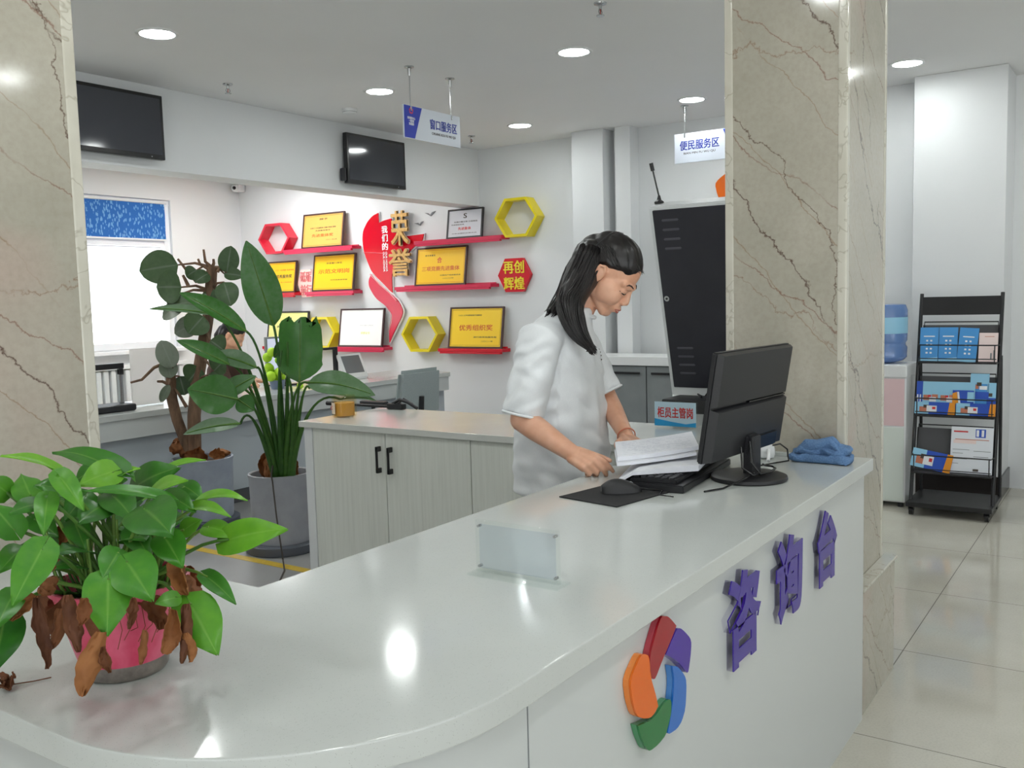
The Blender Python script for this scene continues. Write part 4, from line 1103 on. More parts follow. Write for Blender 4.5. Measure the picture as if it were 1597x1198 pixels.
# foliage as measured points in metres
POTHOS_LEAVES = [
    ((0.72,1.277,1.177),(0.641,1.274,1.218),0.029,(-0.209,-0.391,0.897),0.95,0.35,0.25),
    ((0.805,1.275,1.171),(0.777,1.392,1.193),0.036,(-0.299,-0.504,0.81),0.3,0.35,0.2),
    ((0.808,1.268,1.156),(0.827,1.244,1.172),0.022,(-0.201,-0.308,0.93),0.95,0.5,0.3),
    ((0.851,1.292,1.135),(0.859,1.196,1.171),0.05,(-0.485,-0.705,0.518),0.3,0.2,0.1),
    ((0.811,1.191,1.142),(0.803,1.101,1.171),0.032,(-0.437,-0.621,0.651),0.85,0.25,0.15),
    ((0.792,1.26,1.17),(0.741,1.262,1.16),0.039,(-0.445,-0.733,0.515),0.85,0.3,0.15),
    ((0.778,1.133,1.147),(0.703,1.193,1.165),0.024,(-0.196,-0.307,0.931),0.4,0.25,0.2),
    ((0.705,1.33,1.145),(0.726,1.391,1.168),0.038,(-0.429,-0.816,0.386),0.55,0.1,0.1),
    ((0.694,1.227,1.182),(0.691,1.171,1.143),0.027,(-0.444,-0.769,0.459),0.6,0.2,0.25),
    ((0.69,1.261,1.14),(0.62,1.223,1.148),0.033,(-0.297,-0.564,0.77),0.3,0.25,0.15),
    ((0.676,1.231,1.155),(0.642,1.185,1.119),0.027,(-0.304,-0.557,0.773),0.55,0.3,0.2),
    ((0.651,1.278,1.112),(0.646,1.326,1.146),0.038,(-0.336,-0.675,0.657),0.45,0.2,0.1),
    ((0.749,1.121,1.138),(0.724,1.031,1.12),0.061,(-0.511,-0.746,0.426),0.25,0.2,0.08),
    ((0.755,1.088,1.1),(0.74,1.035,1.073),0.038,(-0.529,-0.751,0.396),0.45,0.2,0.1),
    ((0.689,1.076,1.085),(0.673,1.006,1.053),0.052,(-0.51,-0.78,0.363),0.5,0.12,0.06),
    ((0.662,1.077,1.069),(0.627,1.031,1.017),0.052,(-0.486,-0.795,0.362),0.55,0.12,0.08),
    ((0.694,1.104,1.092),(0.658,1.083,1.072),0.034,(-0.493,-0.798,0.347),0.4,0.2,0.1),
    ((0.618,1.148,1.109),(0.561,1.117,1.059),0.04,(-0.423,-0.813,0.401),0.55,0.15,0.12),
    ((0.754,1.04,1.016),(0.743,0.977,0.965),0.052,(-0.555,-0.748,0.363),0.65,0.08,0.05),
    ((0.795,1.056,1.04),(0.788,0.991,1.016),0.024,(-0.435,-0.562,0.704),0.35,0.2,0.2),
    ((0.829,1.049,1.086),(0.841,0.946,1.111),0.043,(-0.555,-0.663,0.503),0.8,0.2,0.12),
    ((0.866,1.143,1.126),(0.887,1.077,1.128),0.02,(-0.267,-0.338,0.902),0.85,0.5,0.25),
    ((0.829,1.126,1.121),(0.833,1.048,1.118),0.021,(-0.302,-0.395,0.868),0.8,0.4,0.25),
    ((0.822,1.174,1.136),(0.818,1.106,1.122),0.031,(-0.439,-0.609,0.661),0.35,0.25,0.15),
    ((0.89,1.257,1.161),(0.921,1.212,1.172),0.016,(-0.26,-0.355,0.898),0.85,0.3,0.2),
    ((0.899,1.238,1.131),(0.9,1.198,1.114),0.03,(-0.449,-0.607,0.656),0.3,0.2,0.1),
    ((0.833,1.097,1.097),(0.834,1.042,1.09),0.028,(-0.453,-0.581,0.676),0.75,0.2,0.1),
    ((0.593,1.205,1.013),(0.555,1.164,0.969),0.047,(-0.377,-0.778,0.502),0.15,0.15,0.1),
    ((0.603,1.196,1.048),(0.557,1.152,1.025),0.03,(-0.358,-0.724,0.59),0.45,0.2,0.1),
    ((0.759,1.372,1.13),(0.734,1.411,1.146),0.031,(-0.305,-0.568,0.765),0.5,0.3,0.1),
    ((0.736,1.302,1.149),(0.699,1.305,1.163),0.031,(-0.311,-0.565,0.764),0.45,0.3,0.15),
    ((0.755,1.273,1.14),(0.714,1.258,1.115),0.034,(-0.425,-0.732,0.533),0.3,0.2,0.1),
    ((0.768,1.252,1.125),(0.713,1.223,1.115),0.041,(-0.385,-0.644,0.661),0.25,0.2,0.1),
    ((0.789,1.258,1.135),(0.768,1.178,1.113),0.042,(-0.405,-0.633,0.659),0.25,0.2,0.1),
    ((0.82,1.359,1.158),(0.802,1.382,1.142),0.032,(-0.39,-0.659,0.643),0.4,0.2,0.1),
    ((0.87,1.283,1.142),(0.859,1.319,1.154),0.028,(-0.358,-0.538,0.763),0.55,0.2,0.1),
    ((0.664,1.289,1.079),(0.616,1.251,1.068),0.033,(-0.373,-0.739,0.561),0.5,0.2,0.1),
    ((0.731,1.267,1.111),(0.715,1.214,1.077),0.031,(-0.455,-0.78,0.43),0.3,0.2,0.1),
    ((0.772,1.187,1.094),(0.753,1.122,1.068),0.032,(-0.494,-0.748,0.444),0.25,0.2,0.1),
    ((0.832,1.152,1.087),(0.847,1.132,1.101),0.026,(-0.439,-0.597,0.671),0.7,0.2,0.1),
    ((0.691,1.368,1.148),(0.666,1.372,1.173),0.035,(-0.34,-0.687,0.643),0.6,0.2,0.1),
    ((0.71,1.333,1.108),(0.717,1.285,1.087),0.03,(-0.357,-0.656,0.665),0.35,0.2,0.1),
    ((0.849,1.233,1.089),(0.853,1.195,1.103),0.031,(-0.481,-0.687,0.545),0.3,0.2,0.1),
    ((0.816,1.326,1.14),(0.838,1.296,1.149),0.032,(-0.344,-0.545,0.764),0.35,0.2,0.1),
    ((0.732,1.04,1.032),(0.704,1.044,1.032),0.02,(-0.455,-0.66,0.598),0.6,0.2,0.1),
    ((0.661,1.288,1.041),(0.676,1.269,1.059),0.029,(-0.381,-0.729,0.569),0.35,0.2,0.1),
]
DRY_LEAVES = [
    ((0.609,1.134,1.052),(0.587,1.117,0.97),0.021),
    ((0.617,1.121,1.038),(0.603,1.115,0.991),0.021),
    ((0.618,1.174,1.047),(0.59,1.175,1.019),0.026),
    ((0.609,1.066,1.067),(0.597,1.054,1.001),0.025),
    ((0.614,1.057,1.063),(0.604,1.049,1.033),0.021),
    ((0.615,1.031,1.024),(0.597,1.028,0.953),0.033),
    ((0.619,1.022,1.008),(0.616,1.014,0.977),0.016),
    ((0.658,1.003,1.02),(0.651,1.007,0.975),0.015),
    ((0.762,1.09,1.063),(0.762,1.049,1.031),0.033),
    ((0.779,1.083,1.059),(0.765,1.061,1.023),0.028),
    ((0.71,1.017,1.026),(0.691,1.02,0.976),0.03),
    ((0.723,1.017,1.029),(0.714,1.001,0.959),0.02),
    ((0.66,1.205,1.072),(0.619,1.174,1.06),0.032),
    ((0.717,1.002,0.997),(0.712,0.995,0.96),0.019),
    ((0.652,1.018,1.058),(0.647,1.011,1.022),0.015),
    ((0.637,1.149,1.068),(0.612,1.147,1.053),0.026),
    ((0.735,1.296,1.107),(0.727,1.304,1.072),0.022),
]
STRELI_LEAVES = [
    ((3.459,3.91,1.297),(3.349,3.967,1.753),0.197,(-0.651,-0.754,0.089),0.62,0.03,0.1),
    ((3.475,3.748,0.994),(3.578,3.829,1.33),0.243,(-0.675,-0.725,0.134),0.4,0.05,0.12),
    ((3.499,3.712,0.99),(3.659,3.376,0.918),0.151,(-0.581,-0.575,0.577),0.8,0.35,0.12),
    ((3.307,3.952,1.274),(3.157,4.295,1.488),0.11,(-0.512,-0.653,0.558),0.55,0.15,0.3),
    ((3.289,4.17,1.364),(3.117,4.518,1.405),0.067,(-0.375,-0.508,0.775),0.95,0.12,0.2),
    ((3.174,3.94,1.107),(3.063,4.214,1.238),0.089,(-0.495,-0.647,0.581),0.6,0.1,0.3),
    ((3.32,3.901,1.081),(3.221,4.147,1.157),0.11,(-0.511,-0.629,0.586),0.85,0.2,0.15),
    ((3.15,3.858,0.931),(2.978,4.031,0.995),0.206,(-0.601,-0.774,0.197),0.5,0.2,0.06),
    ((3.145,3.958,0.954),(3.281,3.862,1.041),0.098,(-0.565,-0.688,0.455),0.68,0.15,0.2),
    ((3.113,3.803,0.812),(2.915,3.999,0.772),0.083,(-0.478,-0.619,0.623),0.98,0.25,0.2),
    ((3.528,3.884,1.206),(3.512,3.982,1.121),0.075,(-0.602,-0.673,0.43),0.3,0.1,0.1),
    ((3.626,3.599,0.891),(3.697,3.405,0.885),0.046,(-0.434,-0.415,0.8),0.85,0.3,0.2),
    ((3.183,3.898,0.926),(3.225,3.826,0.866),0.107,(-0.602,-0.726,0.333),0.4,0.1,0.1),
]
STRELI_STEMS = [
    [(3.502,3.926,0.687),(3.438,3.854,0.98),(3.411,3.855,1.298)],
    [(3.534,3.879,0.686),(3.477,3.778,0.868),(3.461,3.733,0.995)],
    [(3.513,3.91,0.687),(3.465,3.798,0.877),(3.485,3.697,0.992)],
    [(3.489,3.946,0.688),(3.395,3.924,1.028),(3.327,3.975,1.273)],
    [(3.484,3.953,0.688),(3.348,4.002,1.077),(3.243,4.113,1.365)],
    [(3.477,3.961,0.679),(3.35,3.975,0.929),(3.259,4.046,1.099)],
    [(3.494,3.938,0.688),(3.392,3.914,0.936),(3.34,3.924,1.079)],
    [(3.472,3.969,0.679),(3.355,3.949,0.818),(3.268,4.003,0.913)],
    [(3.477,3.961,0.679),(3.352,3.966,0.901),(3.23,4.064,0.942)],
    [(3.459,3.984,0.651),(3.342,3.963,0.782),(3.264,3.987,0.783)],
    [(3.521,3.899,0.686),(3.458,3.824,0.979),(3.445,3.792,1.211)],
    [(3.544,3.863,0.676),(3.512,3.72,0.829),(3.576,3.549,0.899)],
    [(3.499,3.93,0.678),(3.424,3.859,0.888),(3.422,3.817,1.166)],
    [(3.546,3.859,0.676),(3.465,3.798,0.877),(3.422,3.799,1.047)],
    [(3.552,3.851,0.675),(3.491,3.76,0.876),(3.489,3.687,0.962)],
]
FIDDLE_LEAVES = [
    ((3.768,5.124,1.68),(3.596,5.28,1.646),0.207,(-0.572,-0.809,0.136),0.45,0.1,0.08),
    ((3.735,5.058,1.537),(3.616,5.144,1.54),0.205,(-0.578,-0.802,0.154),0.4,0.15,0.08),
    ((3.938,4.865,1.622),(3.969,4.847,1.792),0.126,(-0.63,-0.774,0.064),0.3,0.05,0.05),
    ((3.89,4.836,1.562),(3.868,4.755,1.41),0.14,(-0.626,-0.774,0.098),0.35,0.1,0.05),
    ((3.832,5.023,1.644),(3.791,5.076,1.602),0.098,(-0.56,-0.742,0.368),0.3,0.2,0.1),
    ((3.873,4.959,1.62),(3.787,4.988,1.567),0.098,(-0.567,-0.736,0.371),0.25,0.2,0.1),
    ((3.928,4.878,1.617),(3.994,4.778,1.598),0.087,(-0.589,-0.719,0.369),0.3,0.1,0.1),
    ((3.798,4.937,1.35),(3.702,4.971,1.246),0.162,(-0.592,-0.783,0.191),0.45,0.1,0.08),
    ((3.815,4.996,1.317),(3.716,5.129,1.245),0.131,(-0.576,-0.775,0.261),0.95,0.1,0.1),
    ((3.737,5.037,1.417),(3.682,5.195,1.345),0.12,(-0.487,-0.672,0.557),0.8,0.2,0.1),
    ((3.659,5.088,1.031),(3.632,5.156,1.206),0.13,(-0.573,-0.805,0.156),1.0,0.1,0.12),
    ((3.66,5.112,0.966),(3.65,5.148,1.096),0.109,(-0.572,-0.803,0.169),0.9,0.1,0.1),
    ((3.637,5.103,0.924),(3.597,5.144,0.818),0.054,(-0.547,-0.774,0.319),0.9,0.1,0.3),
    ((3.776,4.855,1.199),(3.819,4.782,1.133),0.14,(-0.612,-0.777,0.149),0.35,0.1,0.08),
    ((3.788,4.987,1.024),(3.737,5.047,0.939),0.153,(-0.591,-0.787,0.177),0.3,0.1,0.08),
    ((3.741,5.136,0.969),(3.749,5.105,0.848),0.143,(-0.58,-0.793,0.187),0.1,0.1,0.05),
    ((3.844,4.983,1.501),(3.885,4.908,1.412),0.12,(-0.598,-0.766,0.236),0.3,0.1,0.1),
    ((3.781,4.975,1.437),(3.682,5.118,1.42),0.108,(-0.495,-0.67,0.553),0.7,0.15,0.1),
    ((3.803,4.873,1.003),(3.845,4.821,1.066),0.119,(-0.591,-0.75,0.297),0.4,0.1,0.1),
    ((3.783,4.899,0.982),(3.82,4.834,0.916),0.13,(-0.585,-0.749,0.309),0.3,0.1,0.1),
    ((3.712,5.084,1.484),(3.687,5.108,1.409),0.087,(-0.571,-0.786,0.237),0.7,0.1,0.1),
]
FIDDLE_TRUNKS = [
    [((3.707,5.09,0.593),0.036),((3.694,5.125,0.698),0.034),((3.688,5.156,0.83),0.034),((3.695,5.164,0.939),0.032),((3.703,5.172,1.07),0.03)],
    [((3.711,5.08,0.576),0.045),((3.758,5.035,0.717),0.042),((3.785,5.027,0.913),0.04),((3.815,5.009,1.076),0.04),((3.846,4.991,1.239),0.038),((3.87,4.977,1.37),0.036),((3.889,4.972,1.512),0.036),((3.908,4.967,1.659),0.034)],
]
FIDDLE_TWIGS = [
    [(3.691,5.155,1.072),(3.629,5.239,1.031),(3.579,5.301,0.957),(3.537,5.359,0.94)],
    [(3.68,5.146,0.914),(3.652,5.192,0.942),(3.633,5.219,0.943)],
    [(3.895,4.951,1.658),(3.874,4.988,1.697),(3.875,4.999,1.774)],
    [(3.888,4.959,1.642),(3.854,5.015,1.682),(3.85,5.027,1.715)],
    [(3.895,4.951,1.658),(3.904,4.943,1.685),(3.905,4.945,1.712)],
    [(3.832,5.029,1.568),(3.802,5.086,1.646),(3.777,5.133,1.718)],
    [(3.911,4.923,1.63),(3.929,4.901,1.662)],
    [(3.799,5.074,1.548),(3.786,5.103,1.614)],
    [(3.723,5.06,0.775),(3.705,5.099,0.852),(3.691,5.127,0.897)],
]
# ------------------------------------------------------------------ plants
def leaf(mb, b, t, w, n, tint, sag=.2, fold=.1, kind='ovate', rows=12, seed=0, th=0.0):
    b = V(b); t = V(t); n = V(n); L = (t - b).length; d = (t - b) / L
    s = d.cross(n).normalized(); up = s.cross(d).normalized()
    mb.cur = min(1, max(0, tint))
    P = []
    rr = random.Random(seed)
    for i in range(rows + 1):
        q = i / rows
        if kind == 'heart':
            wd = (sin(pi * min(1, q ** .62)) ** .8) * (1 - .25 * q) * 1.12
        elif kind == 'ragged':
            wd = min(1, (q * 5) ** .6) * (1 if q < .8 else 1 - (q - .8) * 1.2) * 1.0
        elif kind == 'fiddle':
            wd = sin(pi * q ** .85) ** .55
        else:
            wd = sin(pi * q ** .8) ** .75
        wd = max(wd, .03)
        mid = b + d * (q * L) + up * (sag * L * (sin(pi * q) * .5 - .0))
        row = []
        for j in range(-3, 4):
            f = j / 3
            back = 0
            if kind == 'heart': back = -.30 * L * abs(f) ** 1.3 * max(0, 1 - q * 2.2)
            x = f * wd * w / 2
            wob = noise.noise(V((q * 3 + seed * 1.7, f * 1.5, seed * .37))) * .05 * w * abs(f)
            if kind == 'ragged' and abs(f) > .5: x *= 1 - .10 * rr.random()
            if kind == 'ragged' and q == 1: back = -.16 * L * (1 if j in (-3, -1, 2) else -.2)
            row.append(mid + s * x + d * back + up * (fold * w * abs(f) ** 1.3 * wd + wob - (.10 * w * f * f if kind == 'heart' else 0)))
        P.append(row)
    n0 = len(mb.v)
    mb.grid(P, th)
    rib = [abs(j) / 3 for i in range(rows + 1) for j in range(-3, 4)]
    mb.r[n0:] = rib * (2 if th else 1)
    # raised midrib underside
    return [r[3] for r in P]
def petiole(mb, a, b, r, bow, tint=.5, n=8):
    a = V(a); b = V(b); pts = []
    for i in range(7):
        q = i / 6; p = a.lerp(b, q); p += V(bow) * sin(pi * q); pts.append(p)
    mb.cur = tint
    mb.tube(pts, [r * (1.25 - .5 * i / 6) for i in range(7)], n)

# --- pothos in a pink pot on the near corner of the counter
pc = V((.792, 1.258, HT))
t = thing('potted_pothos', pc, 'leafy green pothos with dried brown leaves in a pink pot on the near counter corner', 'potted plant')
PINK = mat('translucent pink plastic', (212, 72, 104), .3)
nt = NT(PINK); p_ = nt.mapping((1, 1, .5)); nt.color(nt.ramp(nt.noise(p_, 14, 4, .6), [(.35, srgb(196, 50, 86)), (.6, srgb(222, 100, 128)), (.8, srgb(230, 140, 156))]))
PINK.node_tree.nodes['Principled BSDF'].inputs['Transmission Weight'].default_value = .12
MB().lathe([(.0, .001), (.058, .001), (.0615, .006), (.0645, .024), (.0645, .0245)], pc, 44).build('soil_base', mat_noisy('wet grey soil seen through plastic', (92, 86, 80), (132, 124, 116), 50, .4, bump=.1), t)
MB().lathe([(.0645, .0245), (.094, .130), (.099, .132), (.099, .139), (.095, .139), (.091, .132), (.062, .026)], pc, 44).build('pot', PINK, t)
MB().lathe([(0, .112), (.04, .114), (.087, .112)], pc, 30).build('soil', SOIL, t)
mb = MB(); st = MB()
for i, (b, tp, w, n, ti, sag, fo) in enumerate(POTHOS_LEAVES):
    mb.cur = ti
    leaf(mb, b, tp, w * 1.12, n, ti, sag * .5, fo, 'heart', seed=i, th=.0009)
    a = i * 2.4; r = .012 + .045 * ((i * 37) % 100) / 100
    base = pc + V((r * cos(a), r * sin(a), .108)); b = V(b)
    out = (b - base); out.z = 0
    bow = out * .12 + V((0, 0, .03 if b.z > base.z else .06))
    petiole(st, base, b, .0027, bow, .45 + .4 * ((i * 53) % 10) / 10)
for i in range(46):
    a = i * 2.39; r = .07 * ((i * 29) % 100 / 100) ** .5
    base = pc + V((r * cos(a), r * sin(a), .105)); b = base + V((cos(a) * .03, sin(a) * .03, .07 + .07 * ((i * 17) % 10) / 10))
    petiole(st, base, b, .0022, (cos(a) * .008, sin(a) * .008, 0), .3 + .5 * ((i * 7) % 10) / 10, 6)
    if i % 3 == 0:
        leaf(mb, b, b + V((cos(a) * .05, sin(a) * .05, .012)), .042, V((0, 0, 1)) - V((cos(a), sin(a), 0)) * .4 + V((-.2, -.4, 0)), .15 + .3 * ((i * 11) % 10) / 10, .2, .1, 'heart', seed=200 + i, th=.0008)
mb.build('foliage', POTHOS, t, angle=70)
st.build('stems', STEMG, t, angle=70)
def crumple(mb, top, bot, w, seed, tint):
    top = V(top); bot = V(bot); d = bot - top; L = d.length; d /= L
    s = d.cross(V((-.5, -.8, .2))).normalized(); n = s.cross(d); P = []
    mb.cur = tint; m_, k_ = 16, 5
    tw = .9 * noise.noise(V((seed * 1.3, 2.2, 0)))
    for i in range(m_ + 1):
        q = i / m_; row = []
        c_, s_ = cos(tw * q * 2), sin(tw * q * 2)
        sx = s * c_ + n * s_; nx = n * c_ - s * s_
        bend = n * (.12 * L * sin(3 * q + seed)) + s * (.10 * L * sin(2.3 * q + seed * 2))
        for j in range(-k_, k_ + 1):
            f = j / k_; wd = w * .62 * sin(pi * min(.985, q * .86 + .1)) ** .7
            wd *= 1 + .35 * noise.noise(V((q * 7, (1 if f > 0 else -1) * 2.0, seed * 5)))
            cu = 1.1 + .9 * noise.noise(V((q * 3, seed * 2.7, 1)))          # how far the edges roll in
            x = wd * sin(f * cu) / max(.6, cu) ; z = wd * (1 - cos(f * cu * 1.5)) * (1 if seed % 2 else -1) * .8
            z += noise.noise(V((q * 8 + seed * 3.1, f * 4, seed))) * .22 * w + noise.noise(V((q * 17 + seed, f * 9, seed * 2))) * .10 * w
            row.append(top + d * (L * (q + .08 * noise.noise(V((f * 5, q * 4, seed * 7))))) + sx * x + nx * z + bend)
        P.append(row)
    mb.grid(P, .0007)
dm = MB()
for i, (a, b, w) in enumerate(DRY_LEAVES): crumple(dm, a, b, w * .78, i + 1, .15 + .8 * ((i * 37) % 100) / 100)
for i in range(10):
    a = i * .65; crumple(dm, pc + V((cos(a) * .094, sin(a) * .094, .14)), pc + V((cos(a) * .112, sin(a) * .112, .085)), .03, 60 + i, .1 + .05 * i)
for i in range(22):
    a = -2.2 + i * .11; z = .06 + .03 * ((i * 7) % 5) / 5
    dm.cur = .5; dm.tube([pc + V((cos(a) * .097, sin(a) * .097, .125)), pc + V((cos(a + .05) * .094, sin(a + .05) * .094, .09)), pc + V((cos(a - .04) * .084, sin(a - .04) * .084, z))], .0006, 5)
dm.build('dried_leaves', DRYLEAF, t, angle=70)
mb = MB(); crumple(mb, (.668, 1.352, HT + .012), (.655, 1.322, HT + .006), .022, 91, .35); crumple(mb, (.664, 1.345, HT + .012), (.652, 1.338, HT + .016), .02, 92, .3)
mb.cur = .3; mb.tube([(.664, 1.338, HT + .005), (.69, 1.33, HT + .002), (.712, 1.322, HT + .0015)], .0009, 6)
tag(mb.build('fallen_leaf', DRYLEAF, angle=70), 'small curled dry leaf fallen on the counter left of the pink pot', 'leaf')

# --- strelitzia in a grey pot left of the low cabinet
sc = V((3.62, 4.10, .004))
t = thing('potted_strelitzia', sc, 'tall strelitzia with upright and torn leaves in a grey cylinder pot by the cabinet', 'potted plant')
MB().lathe([(0, 0.0005), (.205, .0005), (.212, .01), (.212, .05), (.20, .056), (0, .05)], sc, 48).build('saucer', mat('dark grey saucer', (84, 88, 96), .4), t)
MB().lathe([(0, .052), (.160, .052), (.166, .06), (.176, .428), (.180, .434), (.180, .448), (.170, .450), (.164, .444), (.160, .40)], sc, 48).build('pot', POTGREY, t)
MB().lathe([(0, .425), (.08, .43), (.163, .41)], sc, 30).build('soil', SOIL, t)
mb = MB(); st = MB()
KIND = {1: 'ragged'}
for i, (b, tp, w, n, ti, sag, fo) in enumerate(STRELI_LEAVES):
    mid = leaf(mb, b, tp, w, n, ti, sag * .6, fo, KIND.get(i, 'ovate'), rows=16, seed=i, th=.0015)
    nn = V(n).normalized()
    st.cur = .55; st.tube([p + nn * .002 for p in mid[:-1]], [.0065 - .005 * k / len(mid) for k in range(len(mid) - 1)], 6)
for i, (a, m_, b) in enumerate(STRELI_STEMS):
    a = V(a); a = sc + V((.55 * (a.x - sc.x), .55 * (a.y - sc.y), .42)); m_ = V(m_); b = V(b); pts = []
    for k in range(13):
        q = k / 12
        c = m_ * 2 - (a + b) / 2
        pts.append(a * (1 - q) ** 2 + c * 2 * q * (1 - q) + b * q * q)
    st.cur = .12 + .3 * (i % 3) / 3
    st.tube(pts, [.019 - .0125 * min(1, k / 7) for k in range(13)], 10)
mb.build('foliage', STRELI, t, angle=70)
st.build('stems', STEMG, t, angle=70)
dm = MB()
for i in range(9):
    a = i * .72; crumple(dm, sc + V((cos(a) * .05, sin(a) * .05, .56)), sc + V((cos(a) * .10, sin(a) * .10, .43)), .06, 120 + i, .5 + .05 * i)
dm.build('dried_sheaths', DRYLEAF, t, angle=70)
o = MB().tube([(3.50, 4.01, .56), (3.455, 3.985, .47), (3.44, 3.96, .44), (3.43, 3.93, .25), (3.39, 3.85, .03), (3.30, 3.74, .0085), (3.16, 3.62, .0085)], .0045, 8).build('thin_tube', mat('dark brown cord', (62, 56, 50), .7))
tag(o, 'thin dark tube hanging over the front of the grey strelitzia pot to the floor', 'tube')

# --- fiddle leaf fig further back
fc = V((3.80, 5.03, .004))
t = thing('potted_fig', fc, 'fiddle leaf fig with bare trunks in a blue grey pot by the teller counter', 'potted plant')
MB().lathe([(0, .0005), (.21, .0005), (.216, .01), (.216, .045), (.205, .05), (0, .045)], fc, 48).build('saucer', mat('dark blue grey saucer', (66, 72, 86), .4), t)
MB().lathe([(0, .047), (.172, .047), (.178, .055), (.188, .418), (.192, .424), (.192, .438), (.182, .44), (.176, .434), (.172, .40)], fc, 48).build('pot', POTBLUE, t)
MB().lathe([(0, .41), (.08, .415), (.175, .40)], fc, 30).build('soil', SOIL, t)
mb = MB(); st = MB()
for i, (b, tp, w, n, ti, sag, fo) in enumerate(FIDDLE_LEAVES):
    leaf(mb, b, tp, w * 1.05, n, ti, sag, fo, 'fiddle', rows=12, seed=40 + i, th=.0015)
for tr_ in FIDDLE_TRUNKS:
    pts = [V(p) for p, r in tr_]; pts[0] = V((fc.x + (pts[0].x - fc.x) * .5, fc.y + (pts[0].y - fc.y) * .5, .40))
    st.tube(pts, [r for p, r in tr_], 14)
for tw in FIDDLE_TWIGS: st.tube(tw, [.012 - .007 * k / len(tw) for k in range(len(tw))], 8)
for i, (b, tp, w, n, ti, sag, fo) in enumerate(FIDDLE_LEAVES):
    b = V(b); best = min((V(p) for tr_ in FIDDLE_TRUNKS for p, r in tr_[1:]), key=lambda q: (q - b).length)
    st.tube([best, best.lerp(b, .5) + V((0, 0, .02)), b], [.012, .008, .005], 8)
mb.build('foliage', FIDDLE, t, angle=70)
st.build('trunk', BARK, t, angle=60)
dm = MB()
for i, (a, b, w) in enumerate((((-.16, .10, .53), (-.06, .03, .45), .12), ((-.12, .02, .47), (.0, -.05, .43), .12), ((.05, -.08, .45), (.15, -.10, .44), .08), ((-.05, -.12, .46), (.06, -.15, .44), .08))):
    crumple(dm, fc + V(a), fc + V(b), w, 150 + i, .6 + .1 * i)
dm.build('dried_leaves', DRYLEAF, t, angle=70)

# ------------------------------------------------------------------ self service kiosk seen from behind
t = thing('service_kiosk', (4.8, 1.88, 0), 'white self service kiosk with tilted black rear door behind the cabinets', 'kiosk')
ky0, ky1 = 1.62, 2.185
prof = [(4.72, 0), (4.72, .79), (4.785, .845), (4.515, 1.868), (4.60, 1.90), (4.70, 1.87), (4.99, .98), (5.22, .90), (5.22, 0)]
bm = bmesh.new()
vs = [bm.verts.new((p[0], ky0, p[1])) for p in prof]; f = bm.faces.new(vs)
r = bmesh.ops.extrude_face_region(bm, geom=[f])
for v in r['geom']:
    if isinstance(v, bmesh.types.BMVert): v.co.y = ky1
bmesh.ops.recalc_face_normals(bm, faces=bm.faces[:])
bmesh.ops.bevel(bm, geom=[e for e in bm.edges if e.calc_face_angle(0) > .3], offset=.008, segments=2, affect='EDGES')
MB().bm(bm).build('cabinet_shell', WHITEM, t)
dn = V((4.785 - 4.515, 0, .845 - 1.868)).normalized() * -1      # up along the rear door
ko = V((-dn.z, 0, dn.x))                                           # outwards
KO = V((4.785, 0, .845))
def kq(y, v, w): return KO + dn * v + ko * w + V((0, y, 0))
def kslab(y0, y1, v0, v1, w0, w1, mb, bev=.003):
    bm = bmesh.new(); bmesh.ops.create_cube(bm, size=1)
    for q in bm.verts: q.co = V((y0 + (q.co.x + .5) * (y1 - y0), v0 + (q.co.y + .5) * (v1 - v0), w0 + (q.co.z + .5) * (w1 - w0)))
    if bev: bmesh.ops.bevel(bm, geom=bm.edges[:], offset=bev, segments=2, affect='EDGES')
    for q in bm.verts: q.co = kq(*q.co)
    bmesh.ops.recalc_face_normals(bm, faces=bm.faces[:]); mb.bm(bm)
m = MB(); kslab(1.632, 2.163, .055, 1.04, -.004, .006, m); d = m.build('rear_door', KIOSKB, t)
for v0 in (.985, .935, .885, .835, .285, .237, .189, .141):
    m = MB(); kslab(2.02, 2.115, v0 - .006, v0 + .006, .005, .011, m, .004); m.build('vent_louvre', mat('dark louvre', (84, 84, 92), .4), d)
m = MB().cyl(kq(2.137, .565, .006), kq(2.137, .565, .014), .016, .015, 24); lab(m.build('lock', CHROME, d), 'round chrome lock')
m = MB().cyl(kq(2.137, .565, .0135), kq(2.137, .565, .016), .006, n=12); m.build('keyhole', BEZEL, d)
MB().box((4.49, 1.66, .79), (4.72, 2.11, .862), .008).build('rear_tray', BLACKP, t)
MB().box((4.52, 1.67, .862), (4.68, 1.80, .90), .006).build('receipt_unit', BLACKP, t)
m = MB().tube([kq(1.95, .05, .012), kq(1.97, .02, .05), (4.62, 1.96, .88), (4.60, 1.93, .865)], .004, 8)
m.tube([kq(1.90, .06, .012), kq(1.88, .03, .045), (4.65, 1.87, .875), (4.62, 1.88, .865)], .004, 8)
m.build('cable', BEZEL, t)
t = thing('antenna', (4.575, 2.15, 1.893), 'thin black aerial standing on the top of the kiosk', 'antenna')
MB().lathe([(0, .0), (.026, 0), (.025, .006), (.012, .016), (.006, .04), (0, .04)], (4.575, 2.15, 1.8925), 20).build('magnet_base', BLACKP, t)
MB().cyl((4.575, 2.15, 1.925), (4.545, 2.17, 2.06), .0045, n=8).build('whip', BEZEL, t)
MB().cyl((4.545, 2.17, 2.058), (4.5365, 2.1757, 2.098), .0105, n=10).build('tip', BEZEL, t)

